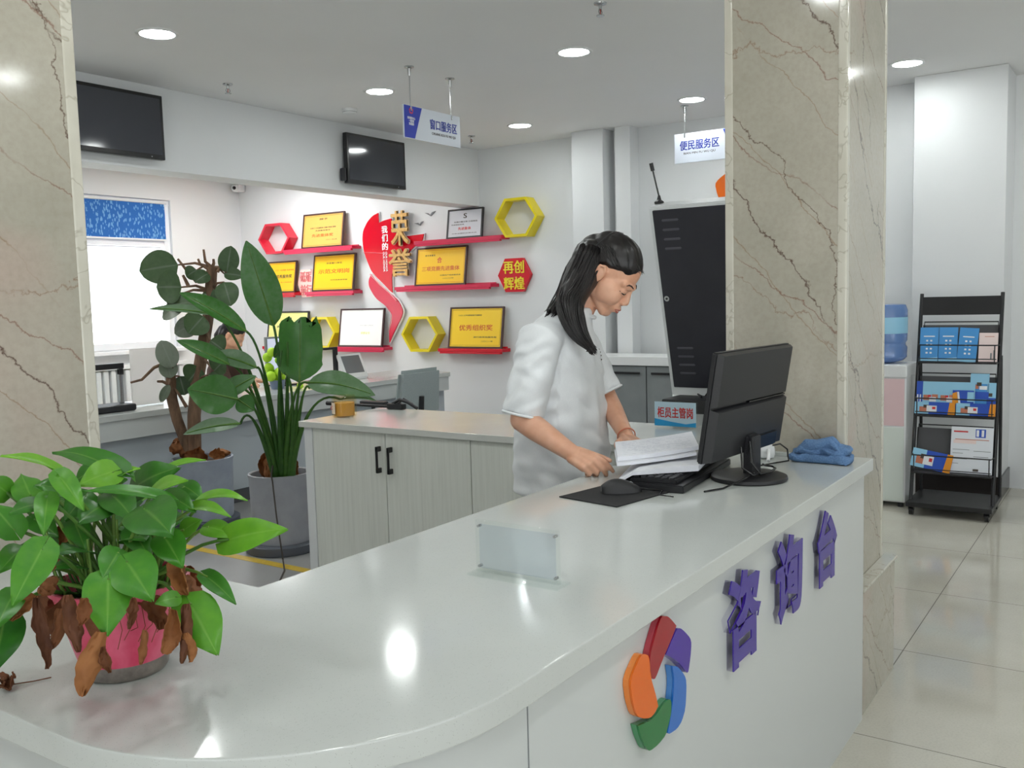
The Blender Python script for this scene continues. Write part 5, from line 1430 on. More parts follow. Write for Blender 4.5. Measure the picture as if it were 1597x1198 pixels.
# ------------------------------------------------------------------ grey base cabinets on the back wall
o = MB().box((6.655, 2.42, .855), (7.055, 3.82, .925), .004).build('back_worktop', WHITEP)
tag(o, 'thick white worktop over the grey cabinets on the back wall', 'worktop')
def gcab(y0, y1, label):
    t = thing('base_cabinet', (6.86, (y0 + y1) / 2, 0), label, 'cabinet', 'grey base cabinets on the back wall')
    MB().box((6.70, y0 + .001, .09), (7.05, y1 - .001, .8545)).build('carcass', GREYCAB, t, smooth=False)
    MB().box((6.74, y0 + .002, 0), (7.04, y1 - .002, .09)).build('plinth', BLACKM, t, smooth=False)
    d = MB().box((6.68, y0 + .004, .095), (6.699, y1 - .004, .848), .002).build('door', GREYCAB, t)
    m = MB().box((6.655, y0 + .05, .785), (6.667, y1 - .05, .803), .003)
    for y in (y0 + .06, y1 - .06): m.box((6.662, y - .005, .788), (6.6805, y + .005, .80), .001)
    lab(m.build('handle', BLACKM, d), 'black bar handle')
    return t
gcab(3.268, 3.70, 'grey base cabinet with black bar handle on the back wall, just right of the woman')
gcab(2.836, 3.267, 'grey base cabinet on the back wall, mostly behind the kiosk')
t = thing('storage_bin', (6.45, 3.45, 0), 'low black bin standing before the grey base cabinet, right of the woman\'s sleeve', 'bin')
m = MB().lathe([(0, .002), (.10, .002), (.13, .40), (.135, .41), (.125, .41), (.097, .012), (0, .012)], (6.42, 3.47, 0), 28); m.build('bin_body', BLACKP, t)
MB().lathe([(.128, .40), (.139, .402), (.139, .416), (.128, .418)], (6.42, 3.47, 0), 28).build('rim', BLACKM, t)

# ------------------------------------------------------------------ brochure rack and water dispenser
RX = 6.17
def rx(z): return RX + .02 + .29 * z / 1.36
ry0, ry1 = .731, 1.215
t = thing('brochure_rack', (6.35, .97, 0), 'black wire brochure rack on casters beside the white pier', 'rack')
for y in (ry0 + .01, ry1 - .01):
    lab(MB().tube([(rx(.05), y, .05), (rx(1.37), y, 1.37)], .0115, 12).build('upright', BLACKM, t), 'black upright tube')
m = MB()
def strip(z0, z1, y0, y1, off, th, mb, bev=.002):
    a = [(rx(z0) + off, z0), (rx(z0) + off + th, z0), (rx(z1) + off + th, z1), (rx(z1) + off, z1)]
    mb.prism([(p[0], p[1]) for p in a], y1 - y0, ((0, y0, 0), (1, 0, 0), (0, 0, 1), (0, 1, 0)))
m = MB(); strip(1.235, 1.35, ry0 + .012, ry1 - .012, -.008, .012, m); m.build('header_panel', BLACKM, t, smooth=False)
SHEETD = mat('dark perforated steel', (86, 86, 88), .5, .3)
for i, (zb, zt) in enumerate(((.935, 1.19), (.605, .868), (.255, .545))):
    p = MB(); strip(zb, zt - .02, ry0 + .02, ry1 - .02, .035, .003, p)
    p.prism([(0, 0), (.10, .018), (.10, .022), (0, .004)], ry1 - ry0 - .04, ((rx(zb) - .06, ry0 + .02, zb), (1, 0, 0), (0, 0, 1), (0, 1, 0)))
    pk = p.build('pocket_plate', SHEETD, t, smooth=False)
    w = MB()
    w.tube([(rx(zb) + .03, ry1 - .02, zb + .02), (rx(zt) + .03, ry1 - .03, zt), (rx(zt) + .03, ry0 + .03, zt), (rx(zb) + .03, ry0 + .02, zb + .02)], .0045, 8)
    zf = zb + .115
    w.tube([(rx(zb) + .02, ry1 - .012, zf), (rx(zb) - .062, ry1 - .02, zf), (rx(zb) - .062, ry0 + .02, zf), (rx(zb) + .02, ry0 + .012, zf)], .004, 8)
    w.tube([(rx(zb) + .02, ry1 - .012, zb + .005), (rx(zb) - .062, ry1 - .02, zb + .005), (rx(zb) - .062, ry0 + .02, zb + .005), (rx(zb) + .02, ry0 + .012, zb + .005)], .006, 8)
    w.tube([(rx(zb) - .062, ry1 - .03, zf), (rx(zb) - .062, ry1 - .03, zb)], .0035, 6)
    w.tube([(rx(zb) - .062, ry0 + .03, zf), (rx(zb) - .062, ry0 + .03, zb)], .0035, 6)
    w.tube([(rx(zb) - .062, ry1 - .02, zb + .03), (rx(zb) - .062, ry0 + .02, zb + .03)], .003, 6)
    w.build('wire_front', BLACKM, pk)
m = MB().box((6.10, ry0, .055), (6.55, ry1, .085), .004); m.build('base_shelf', BLACKM, t)
m = MB()
for y in (ry0 + .01, ry1 - .01): m.tube([(6.53, y, .08), (6.50, y, .60), (6.46, y, .98)], .010, 10)
m.tube([(6.50, ry0 + .01, .6), (6.50, ry1 - .01, .6)], .007, 8)
m.build('rear_brace', BLACKM, t)
for x in (6.13, 6.52):
    for y in (ry0 + .03, ry1 - .03):
        MB().cyl((x, y - .012, .0265), (x, y + .012, .0265), .026, n=20).box((x - .012, y - .017, .03), (x + .012, y + .017, .058), .003).build('caster', BEZEL, t)

LBLUE = mat('sky blue brochure', (74, 150, 214), .35); DBLUE = mat('deep blue print', (38, 82, 186), .4)
CYAN = mat('pale cyan brochure', (150, 204, 232), .4); ORANGE = mat('orange print', (232, 150, 34), .4); SKINP = mat('tan print', (196, 120, 92), .5)
WPRN = mat('white print', (236, 238, 242), .5); PINKP = mat('pale pink brochure', (236, 216, 212), .5)
def brochure(y1, zb, w, h, layer, face, label, art, tilt=0.0, group='brochures in the rack'):
    """y1 = left edge as one faces the rack"""
    x0 = rx(zb) - .030 + layer * .008
    nrm = V((-1, 0, .29 / 1.36)).normalized(); up = V((.29 / 1.36, 0, 1)).normalized(); rt = V((0, -1, 0))
    R = Matrix.Rotation(tilt, 3, nrm); rt = R @ rt; up = R @ up
    o = V((x0, y1, zb + .012))
    t = thing('brochure', o, label, 'brochure', group)
    MB().prism([(0, 0), (w, 0), (w, h), (0, h)], .004, (o, rt, up, nrm)).build('leaflet', face, t, smooth=False)
    by = {}
    for col, P in art: by.setdefault(col.name, (col, []))[1].append(P)
    for k, (nm, (col, Ps)) in enumerate(by.items()):
        m = MB()
        for P in Ps: m.prism([(p[0] * w, p[1] * h) for p in P], .0006 + .0002 * k, (o + nrm * .004, rt, up, nrm))
        m.build('print', col, t, smooth=False)
    return t
def rect(x0, y0, x1, y1): return [(x0, y0), (x1, y0), (x1, y1), (x0, y1)]
def dots(): return [(WPRN, rect(.34 + i * .22, .22 + j * .12, .45 + i * .22, .27 + j * .12)) for i in range(2) for j in range(4)] + [(WPRN, rect(.2, .72, .8, .75)), (CYAN, [(0, 0), (1, 0), (1, .12), (0, .06)])]
for i, (y, tl, w_) in enumerate(((1.195, 0, 'leftmost blue brochure with white dots in the top rack pocket'), (1.085, 0, 'second blue brochure with white dots in the top rack pocket'), (.977, -.06, 'tilted blue brochure with white dots in the top rack pocket'))):
    brochure(y, .935, .108, .215, i % 2, LBLUE, w_, dots(), tl, 'blue brochures in the top pocket')
brochure(.855, .935, .105, .18, 0, PINKP, 'pale pink white brochure at the right of the top rack pocket', [(SKINP, rect(.3, .86, .8, .88)), (INKDARK, rect(.25, .55, .7, .565)), (GREYP, rect(.62, .1, .70, .3)), (GREYP, rect(.78, .1, .84, .4))])
def people(): return [(CYAN, rect(0, .55, 1, 1)), (SKINP, rect(.05, .30, .45, .5)), (SKINP, rect(.55, .34, .9, .52)), (WPRN, rect(.4, .25, .8, .42)), (INKRED, rect(.32, .42, .5, .5)), (DBLUE, rect(0, 0, 1, .2))]
for i, y in enumerate((1.165, 1.065, .965)):
    brochure(y, .64, .10, .17, 2, CYAN, ('first', 'second', 'third')[i] + ' pale cyan group photo brochure from the left in the middle rack pocket', people(), 0, 'group photo brochures')
brochure(.895, .64, .105, .225, 3, LBLUE, 'taller blue group photo brochure rising above the middle rack pocket', [(CYAN, rect(0, .72, 1, 1)), (SKINP, rect(.1, .58, .45, .7)), (INKDARK, rect(.35, .66, .6, .76)), (WPRN, rect(.5, .56, .9, .66)), (DBLUE, rect(0, .3, 1, .5))])
brochure(1.203, .64, .04, .17, 3, DBLUE, 'deep blue brochure edge at the far left of the middle rack pocket', [(WPRN, rect(.1, .1, .3, .5)), (WPRN, rect(.5, .1, .7, .5))])
brochure(.80, .64, .05, .17, 3, CYAN, 'narrow cyan brochure edge at the far right of the middle rack pocket', [(DBLUE, rect(0, 0, 1, .45)), (INKDARK, rect(.2, .5, .6, .62))])
def flyer(): return [(CYAN, rect(0, 0, .35, 1)), (SKINP, rect(.12, .2, .3, .6)), (INKDARK, rect(.22, .5, .36, .75)), (WPRN, rect(.3, .2, .55, .7)), (DBLUE, [(.55, 0), (.85, 0), (.75, .5), (.62, 1), (.5, 1), (.6, .5)]), (ORANGE, [(.82, 0), (1, 0), (1, 1), (.86, 1)]), (INKRED, rect(.44, .4, .52, .6))]
brochure(1.205, .607, .235, .075, 0, DBLUE, 'left flat flyer with orange right end in front of the middle rack pocket', flyer(), 0, 'landscape flyers')
brochure(.965, .607, .22, .075, 0, DBLUE, 'right flat flyer with orange right end in front of the middle rack pocket', flyer(), 0, 'landscape flyers')
brochure(.99, .66, .12, .10, 1, DBLUE, 'blue and orange brochure slumped across the middle rack pocket', [(ORANGE, [(0, .2), (.3, .1), (.2, .9), (0, .8)]), (WPRN, [(.3, .1), (.4, .1), (.3, .9), (.22, .9)]), (CYAN, rect(.7, .3, 1, .9))])
brochure(1.215, .285, .235, .115, 0, DBLUE, 'tilted flyer with orange end lying in the lowest rack pocket', flyer(), -.16, 'landscape flyers')
brochure(.985, .258, .235, .285, 1, mat('white brochure', (226, 230, 236), .4), 'white leaflet with purple picture in the lowest rack pocket', [(DBLUE, rect(.58, .78, .82, .96)), (PINKP, rect(.06, .64, .6, .72)), (SKINP, rect(.1, .72, .9, .735)), (GREYP, rect(.05, .5, .45, .51)), (GREYP, rect(.55, .48, .95, .49)), (GREYP, rect(.05, .42, .3, .43)), (GREYP, rect(.05, .3, .4, .31)), (GREYP, rect(.55, .36, .9, .37)), (GREYP, rect(.05, .2, .2, .21)), (INKRED, rect(.06, .88, .4, .91)), (WPRN, rect(.6, .8, .66, .94)), (WPRN, rect(.72, .8, .78, .94)), (INKDARK, rect(.55, .05, .68, .1))])

t = thing('water_dispenser', (6.45, 1.42, 0), 'white and pink water dispenser between the right pillar and the brochure rack', 'water dispenser')
MB().box((6.30, 1.255, .03), (6.62, 1.585, .895), .012).build('body', WHITEP, t)
MB().box((6.296, 1.268, .53), (6.303, 1.572, .835), .003).build('upper_door', mat('pale pink panel', (226, 196, 198), .3), t)
MB().box((6.296, 1.268, .04), (6.303, 1.572, .52), .003).build('lower_door', mat('pale green white panel', (216, 224, 216), .3), t)
MB().box((6.285, 1.25, .84), (6.63, 1.59, .925), .014).build('top_housing', WHITEP, t)
m = MB()
for x in (6.33, 6.58):
    for y in (1.29, 1.55): m.cyl((x, y, 0), (x, y, .032), .018, n=14)
m.build('foot', BLACKP, t)
BOT = mat('blue water bottle', (120, 156, 214), .12); BOT.node_tree.nodes['Principled BSDF'].inputs['Transmission Weight'].default_value = .35
MB().lathe([(0, .926), (.05, .926), (.115, .945), (.132, .965), (.134, 1.03), (.124, 1.045), (.124, 1.06), (.134, 1.075), (.134, 1.27), (.122, 1.305), (.10, 1.31), (0, 1.31)], (6.455, 1.42, 0), 40).build('bottle', BOT, t)
lab(MB().lathe([(.1343, 1.12), (.1348, 1.125), (.1348, 1.22), (.1343, 1.225)], (6.455, 1.42, 0), 40).build('bottle_label', CYAN, t), 'pale cyan bottle label')

# ------------------------------------------------------------------ teller counter below the header
TC = .755
t = thing('teller_counter', (4.6, 5.6, 0), 'long white teller counter under the header behind the potted plants', 'counter')
MB().box((2.2, 5.285, .715), (6.75, 5.98, TC), .004).build('worktop', QUARTZ, t)
MB().box((2.2, 5.300, .59), (6.74, 5.33, .7145), .002).build('apron', BODYW, t)
MB().box((2.2, 5.36, .10), (6.74, 5.40, .7145), .001).build('front_panel', mat('pale blue grey panel', (178, 186, 192), .35), t)
MB().box((2.2, 5.365, .004), (6.74, 5.42, .0995), .001).build('skirting', mat('dark grey skirting', (78, 80, 84), .4), t)
for x in (2.21, 4.4, 6.70): MB().box((x, 5.405, .0), (x + .03, 5.95, .714)).build('end_panel', BODYW, t, smooth=False)
t = thing('document_scanner', (3.48, 5.5, TC), 'black topped document scanner frame on the teller counter beside the left pillar', 'scanner')
MB().box((3.30, 5.40, TC + .0005), (3.60, 5.60, TC + .045), .012).build('base', BLACKP, t)
MB().box((3.545, 5.49, TC + .045), (3.572, 5.512, 1.03), .003).build('post', CHROME, t)
MB().box((3.30, 5.485, 1.025), (3.58, 5.515, 1.062), .004).build('top_bar', BLACKP, t)
MB().box((3.545, 5.486, .985), (3.575, 5.514, 1.026), .003).build('corner_joint', BLACKP, t)
MB().box((3.305, 5.497, TC + .046), (3.544, 5.501, 1.024)).build('clear_panel', ACRYL, t, smooth=False)
NOTICE = mat('white notice board', (236, 234, 232), .3); nt = NT(NOTICE)
tr = nt.node('ShaderNodeBsdfTranslucent'); tr.inputs[0].default_value = srgb(240, 238, 236); mx = nt.node('ShaderNodeMixShader'); mx.inputs[0].default_value = .5
nt.l.new(nt.b.outputs[0], mx.inputs[1]); nt.l.new(tr.outputs[0], mx.inputs[2]); nt.l.new(mx.outputs[0], nt.n['Material Output'].inputs[0])
t = thing('notice_stand', (3.82, 5.6, TC), 'blank white notice stand on the teller counter right of the scanner', 'notice stand')
MB().box((3.70, 5.596, TC + .006), (3.935, 5.604, TC + .385), .002).build('plate', NOTICE, t)
MB().box((3.72, 5.56, TC + .0004), (3.915, 5.64, TC + .0065), .002).build('foot', ACRYL, t)
t = thing('desk_monitor', (5.21, 5.82, TC), 'slim monitor showing a violet blue screen on the teller counter behind the leaves', 'monitor')
rot = Matrix.Rotation(radians(-14), 3, 'Z')
MB().box((5.06, 5.79, TC + .06), (5.36, 5.82, TC + .40), .005, rot, (5.21, 5.8, 0)).build('housing', GREYP, t)
MB().box((5.075, 5.7885, TC + .075), (5.345, 5.7905, TC + .385), .0005, rot, (5.21, 5.8, 0)).build('screen', mat_emit('violet blue screen', (.22, .25, .55), .55), t, smooth=False)
MB().box((5.18, 5.80, TC + .006), (5.24, 5.825, TC + .09), .004).box((5.11, 5.73, TC + .0005), (5.31, 5.89, TC + .012), .004).build('stand', BLACKP, t)
LIME = mat('lime green toy', (170, 214, 40), .6)
c = V((4.98, 5.62, TC))
t = thing('desk_ornament', c, 'lime green ball cluster ornament on the teller counter beside the slim monitor', 'ornament')
m = MB(); rr = random.Random(5)
for i in range(16):
    m.ell(c + V((rr.uniform(-.07, .07), rr.uniform(-.06, .06), .075 + .018 * i * .8)), rr.uniform(.03, .042), nu=12, nv=8)
m.build('ball_cluster', LIME, t)
MB().lathe([(0, .0005), (.05, .0005), (.062, .07), (.055, .07), (0, .06)], c, 24).build('cup', mat('blue grey cup', (110, 124, 150), .4), t)
o = MB().ell((5.03, 5.42, TC + .026), .026).build('green_ball', LIME); tag(o, 'single lime green ball on the front of the teller counter', 'ball')
t = thing('payment_terminal', (5.86, 5.62, TC), 'white framed terminal with tilted grey screen on the teller counter by the chair', 'terminal')
rt_ = Matrix.Rotation(radians(-24), 3, 'X') @ Matrix.Identity(3)
MB().box((5.715, 5.60, TC + .01), (5.995, 5.625, TC + .235), .006, rt_, (5.86, 5.61, TC + .02)).build('frame', WHITEP, t)
MB().box((5.745, 5.5985, TC + .055), (5.965, 5.601, TC + .215), .0005, rt_, (5.86, 5.61, TC + .02)).build('screen', mat('grey lcd screen', (110, 114, 116), .2), t, smooth=False)
MB().box((5.76, 5.58, TC + .0005), (5.96, 5.74, TC + .028), .006).build('base', WHITEP, t)
MB().box((5.70, 5.70, TC + .0005), (5.735, 5.73, TC + .27), .003).box((5.58, 5.70, TC + .265), (5.735, 5.73, TC + .285), .003).build('post', BLACKM, t)

# chair in front of the teller counter
t = thing('office_chair', (5.68, 4.86, .004), 'grey fabric office chair standing before the right end of the teller counter', 'chair')
CHF = mat_noisy('grey chair fabric', (148, 158, 158), (162, 172, 172), 180, .85, bump=.3, bd=.001)
P = []
bm = bmesh.new(); bmesh.ops.create_cube(bm, size=1)
for q in bm.verts: q.co = V((5.68 + q.co.x * (.49 if q.co.z > 0 else .54), 4.80 + q.co.y * .06 - (.04 if q.co.z > 0 else 0), .685 + q.co.z * .38))
bmesh.ops.bevel(bm, geom=bm.edges[:], offset=.028, segments=4, affect='EDGES')
MB().bm(bm).build('backrest', CHF, t, angle=60)
MB().box((5.42, 4.80, .43), (5.94, 5.22, .50), .03, seg=4).build('seat', CHF, t, angle=60)
MB().tube([(5.68, 4.95, .43), (5.68, 4.95, .12)], [.03, .025], 16).build('gas_post', BLACKP, t)
m = MB().tube([(5.68, 4.95, .43), (5.68, 4.82, .42), (5.68, 4.765, .50), (5.68, 4.755, .66)], .022, 10, flat=1.6); m.build('back_support', BLACKP, t)
for sx in (-1, 1):
    MB().tube([(5.68 + sx * .22, 4.98, .44), (5.68 + sx * .30, 4.98, .46), (5.68 + sx * .31, 4.98, .62)], .016, 10).box((5.68 + sx * .31 - .03, 4.84, .615), (5.68 + sx * .31 + .03, 5.10, .645), .012).build('armrest', BLACKP, t)
for i in range(5):
    a = i * 2 * pi / 5 + .3; e = V((5.68 + .29 * cos(a), 4.95 + .29 * sin(a), .075))
    l = MB().tube([(5.68, 4.95, .13), e], [.028, .018], 10).build('leg', BLACKP, t)
    MB().cyl(e + V((-.012 * sin(a), .012 * cos(a), -.043)), e + V((.012 * sin(a), -.012 * cos(a), -.043)), .0265, n=16).tube([e, e + V((0, 0, -.03))], .008, 8).build('caster', BLACKP, l)
LOCK_PTS = [(2.705, 1.58, 1.434), (2.656, 1.572, 1.384), (2.632, 1.547, 1.334), (2.631, 1.521, 1.286), (2.646, 1.495, 1.248)]
REAR_PTS = [(2.804, 1.622, 1.483), (2.751, 1.635, 1.418), (2.705, 1.644, 1.388), (2.674, 1.651, 1.363)]
# ------------------------------------------------------------------ people
UP = V((0, 0, 1))
def hand(mb, wrist, d, back, right, curls, thumb=(.55, .8, -.25), spread=1.0, s=.96):
    d = V(d).normalized(); back = V(back); back = (back - d * back.dot(d)).normalized()
    side = back.cross(d) if right else d.cross(back)
    w = V(wrist)
    offs = (.027, .0085, -.0095, -.027); lens = (.070, .079, .073, .056); pl = (.084, .088, .083, .075)
    mb.chain([w - d * .03, w], [.023, .0225], 16)
    for i in range(4):
        k = w + (d * pl[i] + side * offs[i] * spread) * s
        b = w + (d * .005 + side * offs[i] * .62) * s
        mb.cap(b, k, .0165 * s, .0115 * s)
        mb.cap(w + (d * .02 + side * offs[i] * .7 - back * .006) * s, w + (d * pl[i] * .9 + side * offs[i] - back * .006) * s, .013 * s, .0115 * s)
        dd = (d + side * offs[i] * 3.0 * (spread - .6)).normalized(); bb = back.copy(); p = k
        for j, fr in enumerate((.46, .30, .24)):
            a = radians(curls[i][j]); ax = dd.cross(bb).normalized()
            M = Matrix.Rotation(-a, 3, ax)
            dd = (M @ dd).normalized(); bb = (M @ bb).normalized()
            q = p + dd * lens[i] * fr * s * 1.05
            r0 = (.0094, .0086, .0078)[j] * s * (1 if i < 3 else .9); r1 = (.0087, .0079, .0066)[j] * s * (1 if i < 3 else .9)
            mb.cap(p, q, r0, r1); p = q
    p = w + (d * .018 + side * .022 - back * .006) * s
    dd = (d * thumb[0] + side * thumb[1] + back * thumb[2]).normalized()
    for j, L in enumerate((.040, .030, .025)):
        q = p + dd * L * s
        mb.cap(p, q, (.0155, .0108, .0095)[j] * s, (.0112, .0098, .0075)[j] * s); p = q
        dd = (dd * .8 + d * .42 - back * .05).normalized()

class Head:
    def __init__(s, O, fh, pitch, k=1.0):
        fh = V(fh).normalized(); a = radians(pitch)
        s.O = V(O); s.F = fh * cos(a) - UP * sin(a); s.U = fh * sin(a) + UP * cos(a); s.R = V((fh.y, -fh.x, 0)); s.k = k
    def p(s, r, f, u): return s.O + (s.R * r + s.F * f + s.U * u) * s.k
    def e(s, mb, c, rad, nu=24, nv=16):
        mb.ell(s.p(*c), tuple(x * s.k for x in rad), (s.R, s.F, s.U), nu, nv)
    def skull(s, mb):
        e = s.e
        e(mb, (0, -.010, .036), (.074, .094, .084)); e(mb, (0, .030, .0), (.064, .058, .075))
        e(mb, (0, .044, -.045), (.052, .042, .058)); e(mb, (0, .060, -.093), (.023, .024, .020)); e(mb, (0, .050, -.082), (.036, .030, .022))
        for q in (-1, 1):
            mb.cap(s.p(q * .056, .0, -.055), s.p(q * .020, .062, -.096), .017 * s.k, .015 * s.k)
            e(mb, (q * .034, .052, -.034), (.034, .034, .036)); e(mb, (q * .032, .069, -.002), (.021, .018, .016)); e(mb, (q * .050, .030, -.030), (.024, .04, .045))
            mb.cap(s.p(q * .012, .083, .017), s.p(q * .046, .066, .019), .011 * s.k, .012 * s.k)
            e(mb, (q * .010, .094, -.037), (.0085, .010, .0075))
        mb.cap(s.p(0, .082, .010), s.p(0, .0985, -.030), .0085 * s.k, .0112 * s.k)
        e(mb, (0, .089, -.060), (.021, .0115, .0075)); e(mb, (0, .087, -.070), (.017, .0115, .0075)); e(mb, (0, .078, -.062), (.030, .018, .022))
        for q in (-1, 1):
            e(mb, (q * .077, -.008, -.002), (.0075, .017, .031)); mb.tube([s.p(q * .080, .004, .012), s.p(q * .085, -.006, .028), s.p(q * .087, -.022, .022), s.p(q * .085, -.024, .0), s.p(q * .080, -.010, -.028)], .0045 * s.k, 8)
    def hair(s, mb, side=1):
        e = s.e
        e(mb, (0, -.020, .046), (.083, .101, .087)); e(mb, (0, -.050, .01), (.078, .074, .080))
        for q in (-1, 1): e(mb, (q * .052, -.058, -.02), (.030, .040, .060))

def on_surface(bvh, p, d, off=.0012):
    h = bvh.ray_cast(V(p) - V(d) * .12, V(d))
    return (h[0] - V(d) * off) if h[0] is not None else V(p)

# --- the woman behind the counter
fx = V((.247, -.969, 0)).normalized(); rx_ = V((fx.y, -fx.x, 0))
w = thing('person', (2.80, 1.72, .004), 'woman in white t-shirt with tied back black hair reading papers at the counter', 'person')
H = Head((2.849, 1.528, 1.481), (.185, -.983, 0), 42, 1.07)
HIP = V((2.81, 1.705, .82)); CH = V((2.765, 1.685, 1.15)); SH = V((2.745, 1.678, 1.285)); NB = V((2.80, 1.632, 1.345))
RS = V((2.560, 1.632, 1.275)); LS = V((2.925, 1.722, 1.275))
RE = V((2.507, 1.672, 1.018)); RW = V((2.437, 1.440, .930))
LE = V((2.955, 1.600, 1.035)); LW = V((2.795, 1.440, .930))
mb = MB()
H.skull(mb)
mb.chain([NB - UP * .05 - fx * .01, NB, H.p(0, -.028, -.045)], [.046, .050, .052], 24)
mb.ell(CH - UP * .02, (.145, .09, .18), (rx_, fx, UP)); mb.ell(HIP, (.165, .115, .14), (rx_, fx, UP)); mb.ell((CH + HIP) / 2, (.135, .09, .2), (rx_, fx, UP))
mb.chain([SH + rx_ * .02 - UP * .03, RS], [.06, .046]); mb.chain([SH - rx_ * .02 - UP * .03, LS], [.06, .046])
mb.chain([RS, RE, RE.lerp(RW, .3), RW], [.050, .041, .0405, .0265], 20)
mb.chain([LS, LE, LE.lerp(LW, .3), LW], [.050, .039, .037, .0245], 20)
hand(mb, RW, V((2.398, 1.325, .906)) - RW, (-.72, -.12, .68), True, ((30, 34, 16), (44, 50, 24), (56, 70, 34), (60, 74, 38)), (.8, .40, -.42))
hand(mb, LW, V((2.70, 1.345, .962)) - V((2.795, 1.44, .965)), (.12, -.2, .95), False, ((14, 16, 10), (12, 16, 10), (14, 18, 12), (18, 20, 12)), (.7, .6, -.2))
FT = []
for q in (-1, 1):
    hp = HIP + rx_ * .085 * q - UP * .06; kn = V((HIP.x, HIP.y, .47)) + rx_ * .09 * q + fx * .02; an = V((HIP.x, HIP.y + .02, .085)) + rx_ * .095 * q
    mb.chain([hp, kn, kn - UP * .12, an], [.085, .055, .052, .036], 20)
    mb.chain([an - UP * .03, an + fx * .15 - UP * .05], [.034, .024], 16); FT.append(an)
body_me = remesh(mb, .0032, 7, .5)
body_me.materials.append(SKIN)
for v in body_me.vertices: v.co -= w.location
body = finish(body_me, 'body', w, True, 180)
bvh = BVHTree.FromPolygons([v.co + w.location for v in body_me.vertices], [tuple(p.vertices) for p in body_me.polygons])
dF = -H.F
def face_pts(L, off=.0008): return [on_surface(bvh, H.p(a, .10, b), dF, -off if False else -off) for a, b in L]
def face_line(L, r, name, m):
    pts = [on_surface(bvh, H.p(a, .11, b), -H.F, .0006) for a, b in L]
    return MB().tube(pts, r, 8).build(name, m, w)
BROW = mat('dark brow hair', (62, 44, 38), .7); LASH = mat('dark lash', (26, 20, 18), .6)
for q in (-1, 1):
    face_line([(q * .015, .0215), (q * .026, .0255), (q * .038, .0255), (q * .049, .0205)], [.0020, .0030, .0028, .0012], 'eyebrow', BROW)
    face_line([(q * .0195, -.0055), (q * .026, -.0075), (q * .034, -.0085), (q * .043, -.0075), (q * .052, -.0045)], [.0010, .0019, .0023, .0022, .0012], 'eyelashes', LASH)
    face_line([(q * .020, .0065), (q * .028, .0085), (q * .037, .0085), (q * .045, .0055)], [.0004, .0006, .0006, .0004], 'eyelid_crease', mat('skin crease', (170, 112, 88), .6))
    face_line([(q * .0045, -.0435), (q * .0075, -.0445), (q * .0105, -.043)], [.0012, .0019, .0012], 'nostril', mat('nostril shade skin', (120, 66, 52), .7))
face_line([(-.022, -.0655), (-.010, -.0615), (0, -.063), (.010, -.0615), (.022, -.0655)], [.0008, .0026, .0024, .0026, .0008], 'lips', LIPS)
face_line([(-.019, -.0665), (-.009, -.0715), (0, -.073), (.009, -.0715), (.019, -.0665)], [.0008, .0030, .0034, .0030, .0008], 'lips', LIPS)

# hair
mb = MB(); H.hair(mb)
LOCK = [H.p(.048, -.080, .03), V((2.755, 1.580, 1.462)), V((2.715, 1.575, 1.405)), V((2.680, 1.555, 1.345)), V((2.672, 1.525, 1.295)), V((2.684, 1.497, 1.243))]
LOCK[1:] = []
def cpt(px, py, D):
    x = (px - 798.5) / 1455.18; y = -(py - 599.0) / 1455.18
    return V((0, 0, 1.41)) + (_f + _r2 * x + _u2 * y) * D
LOCK += [V(q) for q in LOCK_PTS]
mb.chain(LOCK, [.042, .042, .040, .034, .024, .009], 18)
REAR = [H.p(.0, -.085, .03)] + [V(q) for q in REAR_PTS]
mb.chain(REAR, [.060, .056, .040, .022, .008], 18)
mb.chain([H.p(.03, -.08, .01), V(LOCK_PTS[0]), V(LOCK_PTS[1])], [.06, .05, .045], 18)
me = remesh(mb, .0045, 6, .5)
def hairline(h_, c):
    # the hair sinks into the scalp in front of and below the hairline
    q = (c - h_.O) / h_.k; f = q.dot(h_.F); u = q.dot(h_.U); r = abs(q.dot(h_.R))
    if f < -.036 or u < -.085: return c
    ub = .034 + .40 * max(f, 0) + (.012 * max(0, 1 - r / .03)) + .010 * noise.noise(q * 42)
    t_ = max(0, min(1, (ub - u) / .010)) * max(0, min(1, (f + .036) / .012)) * max(0, min(1, (u + .085) / .03))
    return c.lerp(h_.O + (c - h_.O) * .80, t_)
for v in me.vertices:
    c = hairline(H, v.co); d = noise.noise(V((c.x * 60, c.y * 60, c.z * 9))) * .0035
    v.co = c + (c - H.O).normalized() * d - w.location
me.materials.append(HAIR)
hair = finish(me, 'hair', w, True, 180)
sm = MB(); rr = random.Random(11)
